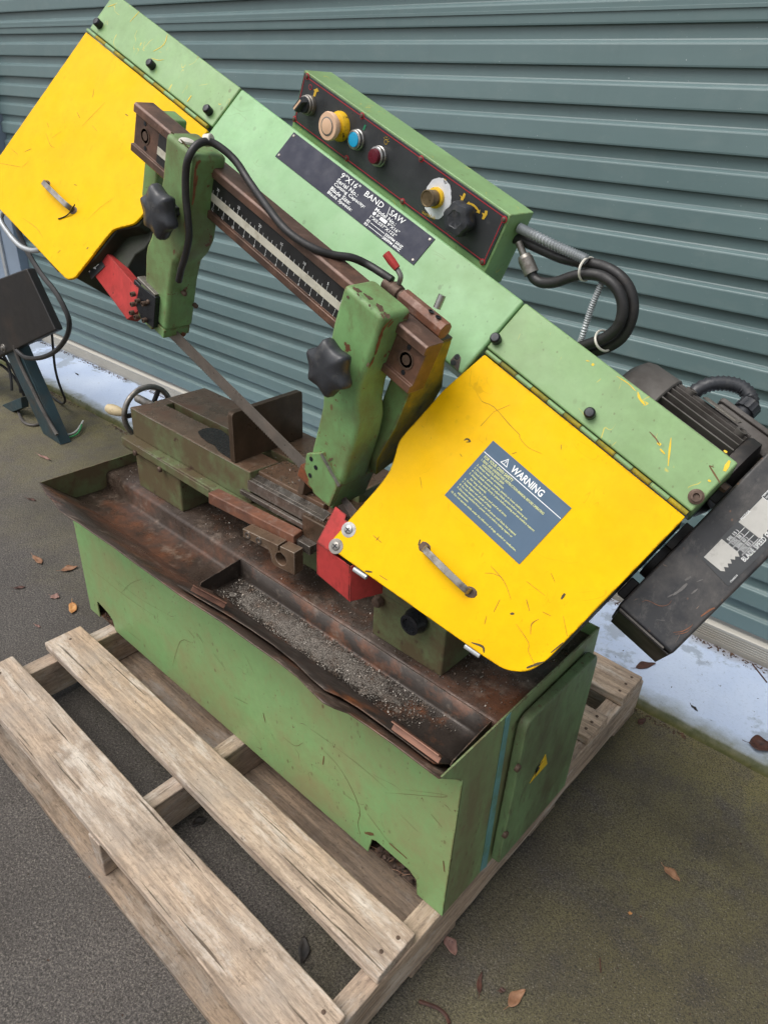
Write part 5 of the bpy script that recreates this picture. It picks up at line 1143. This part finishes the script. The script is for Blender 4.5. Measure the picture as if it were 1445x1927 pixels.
for pts, w in (([(890, 485), (905, 510), (960, 535), (1040, 625), (1085, 670), (1088, 688), (1130, 735), (1195, 765)], .0010), ([(955, 562), (1040, 525)], .0007), ([(955, 565), (895, 630)], .0009),
               ([(945, 1315), (1010, 1390), (1045, 1480)], .0011), ([(915, 1350), (955, 1352), (1000, 1370)], .0009), ([(1180, 1575), (1145, 1600), (1140, 1650)], .0016), ([(1070, 1600), (1130, 1690), (1130, 1735), (1168, 1812)], .0010),
               ([(1120, 1480), (1135, 1535)], .0016), ([(860, 890), (905, 935)], .0008), ([(600, 880), (608, 935)], .0008), ([(795, 765), (805, 780)], .0012), ([(370, 1165), (410, 1200)], .0012), ([(385, 1190), (400, 1170)], .0014),
               ([(1240, 1350), (1260, 1395)], .0008), ([(1300, 1560), (1320, 1660)], .0007), ([(990, 1480), (960, 1540)], .0010), ([(925, 1560), (915, 1600)], .0010), ([(440, 1385), (400, 1360)], .0014), ([(1200, 1540), (1240, 1560)], .0009),
               ([(1120, 1390), (1210, 1460)], .0006), ([(1290, 720), (1290, 745)], .0012), ([(1050, 765), (1072, 758)], .0012)):
    ribbon(lidR, z5(pts), NV, w*.8, 'scratch_brown')
for pts, w in (([(815, 700), (830, 692), (845, 705), (825, 708)], .004), ([(1040, 1550), (1060, 1548)], .005), ([(1290, 1478), (1308, 1450)], .005), ([(1120, 1815), (1160, 1800), (1205, 1785)], .006), ([(850, 1690), (905, 1710), (912, 1740)], .0045), ([(330, 1340), (365, 1345)], .004), ([(1300, 1690), (1240, 1740)], .0026), ([(600, 1185), (592, 1215)], .004)):
    ribbon(lidR, z5(pts), NV, w*.65, 'scratch_dark', 'paint_chip')
z1_ = lambda pts: [onc(p, .0018) for p in cv((0, 0), 2.752, pts)]
for pts, w in (([(487, 462), (484, 490), (478, 505)], .0014), ([(545, 530), (425, 655)], .0007), ([(400, 580), (415, 610)], .0014), ([(245, 635), (255, 660)], .0014), ([(130, 785), (165, 770)], .0016), ([(0, 845), (110, 865)], .0007), ([(150, 835), (115, 868)], .0007), ([(240, 690), (262, 750), (285, 765)], .0009),
               ([(320, 680), (270, 715)], .0007), ([(480, 650), (505, 680)], .0009), ([(445, 1150), (520, 1075), (600, 1020)], .0006), ([(120, 1130), (190, 1180), (225, 1230)], .0008), ([(450, 1290), (460, 1280)], .0030), ([(300, 1310), (315, 1295)], .002), ([(650, 590), (665, 600)], .002), ([(385, 955), (400, 960)], .002), ([(60, 400+370), (95, 800)], .0008)):
    ribbon(lidL, z1_(pts), NV, w*.8, 'scratch_brown')
zs = lambda pts: [onc(p, .0004) for p in cv((940, 400), 2.861, pts)]
strips = [o for o in saw.children if o.name.startswith('top_strip')]
for pts, w, m_ in (([(742, 965), (752, 1000), (780, 1035)], .0028, 'scratch_yellow'), ([(921, 1212), (912, 1290), (905, 1365)], .0022, 'scratch_yellow'), ([(805, 1180), (838, 1215), (860, 1250)], .0018, 'scratch_rust'), ([(848, 1238), (866, 1252)], .0045, 'scratch_yellow'), ([(862, 1272), (888, 1300)], .0020, 'scratch_yellow'),
                   ([(1236, 1335), (1208, 1392)], .0048, 'scratch_yellow'), ([(1126, 1362), (1185, 1455)], .0018, 'scratch_rust'), ([(1128, 1362), (1152, 1372)], .0014, 'scratch_rust'), ([(628, 880), (690, 920), (730, 960)], .0012, 'scratch_yellow'), ([(495, 815), (507, 822)], .0035, 'scratch_yellow'), ([(465, 797), (482, 800)], .0014, 'scratch_yellow'), ([(1120, 1440), (1135, 1448)], .003, 'scratch_yellow'), ([(1205, 1280), (1222, 1292)], .003, 'scratch_yellow')):
    ribbon(strips[1], zs(pts), NV, w, m_)
zt = lambda pts: [onc(p, .0004) for p in cv((0, 0), 2.752, pts)]
for pts, w in (([(722, 60), (675, 112)], .0012), ([(868, 178), (850, 230), (795, 266)], .0014), ([(785, 300), (820, 312), (850, 308)], .0011), ([(992, 495), (970, 527)], .0030), ([(560, 35), (600, 20)], .0012)):
    ribbon(strips[0], zt(pts), NV, w, 'scratch_yellow')
zf = lambda pts: [ony(p, -.0004) for p in cv((400, 1300), 2.408, pts)]
for pts, w in (([(505, 270), (590, 370), (665, 530), (658, 600), (668, 650)], .0012), ([(550, 250), (680, 350), (800, 455)], .0006), ([(780, 462), (900, 470), (1040, 482), (1045, 470), (870, 448)], .0006), ([(505, 295), (500, 335)], .0030), ([(320, 210), (375, 250), (410, 235)], .0010), ([(700, 555), (800, 690)], .0009), ([(690, 645), (730, 650)], .0060), ([(800, 690), (880, 760)], .0050), ([(990, 560), (1040, 620)], .0008), ([(850, 560), (930, 640)], .0007), ([(100, 30), (160, 60)], .0010), ([(230, 100), (240, 145)], .0030), ([(600, 470), (640, 500)], .0007), ([(440, 170), (540, 240)], .0006), ([(1045, 770), (1050, 820)], .0030)):
    ribbon(cab, zf(pts), -Y, w, 'scratch_rust')
zg = lambda pts: [ony(p, -.0004) for p in cv((50, 850), 2.89, pts)]
for pts, w in (([(300, 600), (420, 690), (520, 770), (610, 835), (715, 905)], .0007), ([(515, 770), (570, 715), (640, 690)], .0005), ([(795, 1165), (838, 1030), (905, 1042)], .0010), ([(460, 680), (620, 800), (760, 880)], .0005), ([(930, 990), (960, 1040)], .0014), ([(1020, 1100), (1080, 1180)], .0008), ([(880, 970), (905, 1000)], .0014), ([(560, 980), (620, 1030)], .0010), ([(1180, 1090), (1240, 1210)], .0006)):
    ribbon(cab, zg(pts), -Y, w, 'scratch_rust')
# chipped edges of the cast arms and scuffs on the belt guard
for pts, w in (([(664, 541), (672, 546), (681, 549)], .005), ([(684, 552), (694, 560), (702, 563)], .004), ([(672, 552), (676, 557)], .003), ([(708, 572), (716, 580), (722, 585)], .007), ([(722, 588), (729, 595), (734, 594)], .006), ([(717, 590), (723, 599)], .004), ([(694, 573), (697, 577)], .003), ([(652, 558), (657, 560)], .0035), ([(580, 884), (600, 872), (612, 870)], .003), ([(618, 868), (626, 862)], .004), ([(690, 690), (694, 683)], .0035)):
    ribbon(armR, [ony(p, .0518) for p in pts], -Y, w, 'scratch_rustdark', 'paint_chip')
for pts, w in (([(738, 600), (722, 618), (714, 640), (709, 658), (706, 668)], .006), ([(704, 672), (699, 684), (694, 692)], .004), ([(740, 604), (730, 616)], .005), ([(684, 730), (688, 745), (685, 760)], .004), ([(688, 770), (680, 800)], .006)):
    ribbon(armR, [ons(p, .4553) for p in pts], U, w, 'scratch_rust2', 'paint_chip')
for pts, w in (([(371, 304), (368, 320), (367, 345), (365, 372), (362, 386)], .005), ([(378, 302), (372, 308), (370, 318)], .005), ([(372, 330), (369, 350)], .003)):
    ribbon(armL, [ons(p, .0645) for p in pts], U, w, 'scratch_rust2', 'paint_chip')
for pts, w in (([(340, 262), (347, 270), (352, 276)], .004), ([(322, 249), (328, 252)], .003), ([(352, 276), (358, 281)], .003), ([(296, 440), (298, 448)], .002)):
    ribbon(armL, [ony(p, .0518) for p in pts], -Y, w, 'scratch_dark', 'paint_chip')
for pts, w, m_ in (([(1266, 1190), (1283, 1188), (1298, 1180), (1303, 1174)], .0010, 'scratch_rust2'), ([(1270, 1194), (1290, 1190), (1300, 1182)], .0007, 'scratch_rust2'), ([(1318, 1160), (1335, 1148), (1344, 1144)], .0030, 'scratch_rust2'), ([(1207, 1133), (1218, 1130), (1240, 1140), (1256, 1138), (1263, 1130)], .0006, 'scratch_rust2'), ([(1235, 1166), (1250, 1168)], .0006, 'scuff_grey'), ([(1265, 1120), (1280, 1110), (1292, 1098)], .0040, 'scuff_grey'), ([(1288, 1092), (1300, 1085)], .0030, 'scuff_grey'), ([(1300, 1118), (1312, 1108)], .0020, 'scuff_grey'), ([(1255, 1124), (1266, 1118)], .002, 'scuff_grey'), ([(1310, 1095), (1322, 1090)], .0014, 'scuff_grey')):
    ribbon(bgd, [onc(p, -.0494) for p in pts], NV, w, m_)
# bright worn edges of the vise, slide bolts and an oil stain on the bed
simple('worn_bright', lin(196, 188, 178), .35, .5, var=.15, vscale=80, bump=0)
simple('oil_stain', lin(36, 30, 26), .25, .1, var=.3, vscale=60, bump=.03)
for a_, b_, w in (((.092, .1318, ZT-.0008), (.25, .1299, ZT-.0008), .0013), ((.27, .1297, ZT-.0008), (.505, .1268, ZT-.0008), .0010)):
    ribbon(bed, [A(a_)-Y*.0006, (A(a_)+A(b_))/2-Y*.0006, A(b_)-Y*.0006], -Y, w, 'worn_bright', 'worn_edge')
for pts, w in (([(.512, .1262, .6305), (.60, .1262, .6305), (.70, .1262, .6305)], .0010), ([(.09, .1075, .5722), (.2, .1075, .5700), (.3, .1075, .5680)], .0007)):
    ribbon(bed, [A(p) for p in pts], -Y, w, 'worn_bright', 'worn_edge')
ribbon(bed, [A(p) for p in [(.115, .2185, ZT+.0003), (.3, .2185, ZT+.0003), (.44, .2185, ZT+.0003)]], Z, .0012, 'worn_bright', 'worn_edge')
for px_ in ((302, 883), (256, 852)):
    q = ony(px_, .1076); mb = MB(); mb.lathe(q, -Y, [(.0065, -.001), (.0065, .003), (.0045, .005), (.001, .0055)], 12); Rb('slide_bolt', 'bolt_rusty', mb, bed, 0)
pts = [onz(p, ZT+.0004) for p in [(372, 812), (385, 806), (402, 805), (418, 810), (428, 818), (438, 829), (436, 842), (446, 862), (440, 868), (425, 858), (412, 850), (404, 838), (390, 832), (378, 822)]]
mb = MB(); mb.prism(rounded(pts, .006, 3), (0, 0, .0002)); Rb('oil_stain', 'oil_stain', mb, bed, 0)
# grey grit bedded under the loose chips
def gritmat():
    k = NT('grit'); n_ = k.noise(420, 4, .8); c = k.mix(k.ramp(n_, .38, .62), lin(70, 62, 56), lin(166, 158, 148)); c = k.mix(k.ramp(k.noise(24, 5, .7), .5, .7, 0, .7), c, lin(84, 62, 46))
    k.set('Base Color', c); k.set('Roughness', .6); k.set('Metallic', .2); k.bump(n_, 1.0, .004); MAT['grit'] = k.m
gritmat()
mb = MB(); nx_, ny_ = 90, 12; vs_ = []
for i in range(nx_+1):
    t = i/nx_; x_ = PXA+.01+(.46)*t
    for j in range(ny_+1):
        q = j/ny_; y_ = .0235+.060*q
        h = (.005*math.sin(math.pi*min(1, max(0, t*1.02)))**.6)*(1-abs(2*q-1)**2.4) + .0022*mnoise.noise(Vector((x_*45, y_*70, 1))) - .0012
        vs_.append((x_, y_+.002*mnoise.noise(Vector((x_*40, j, 3))), .4262+h))
mb.add(vs_, [(i*(ny_+1)+j, i*(ny_+1)+j+1, (i+1)*(ny_+1)+j+1, (i+1)*(ny_+1)+j) for i in range(nx_) for j in range(ny_)])
o = mb.build('filings_heap', 'grit', smooth=60, kind='stuff'); o['label'] = 'dull grey filings bedded in the bottom of the chip pan'; o['category'] = 'filings'
flush_text()
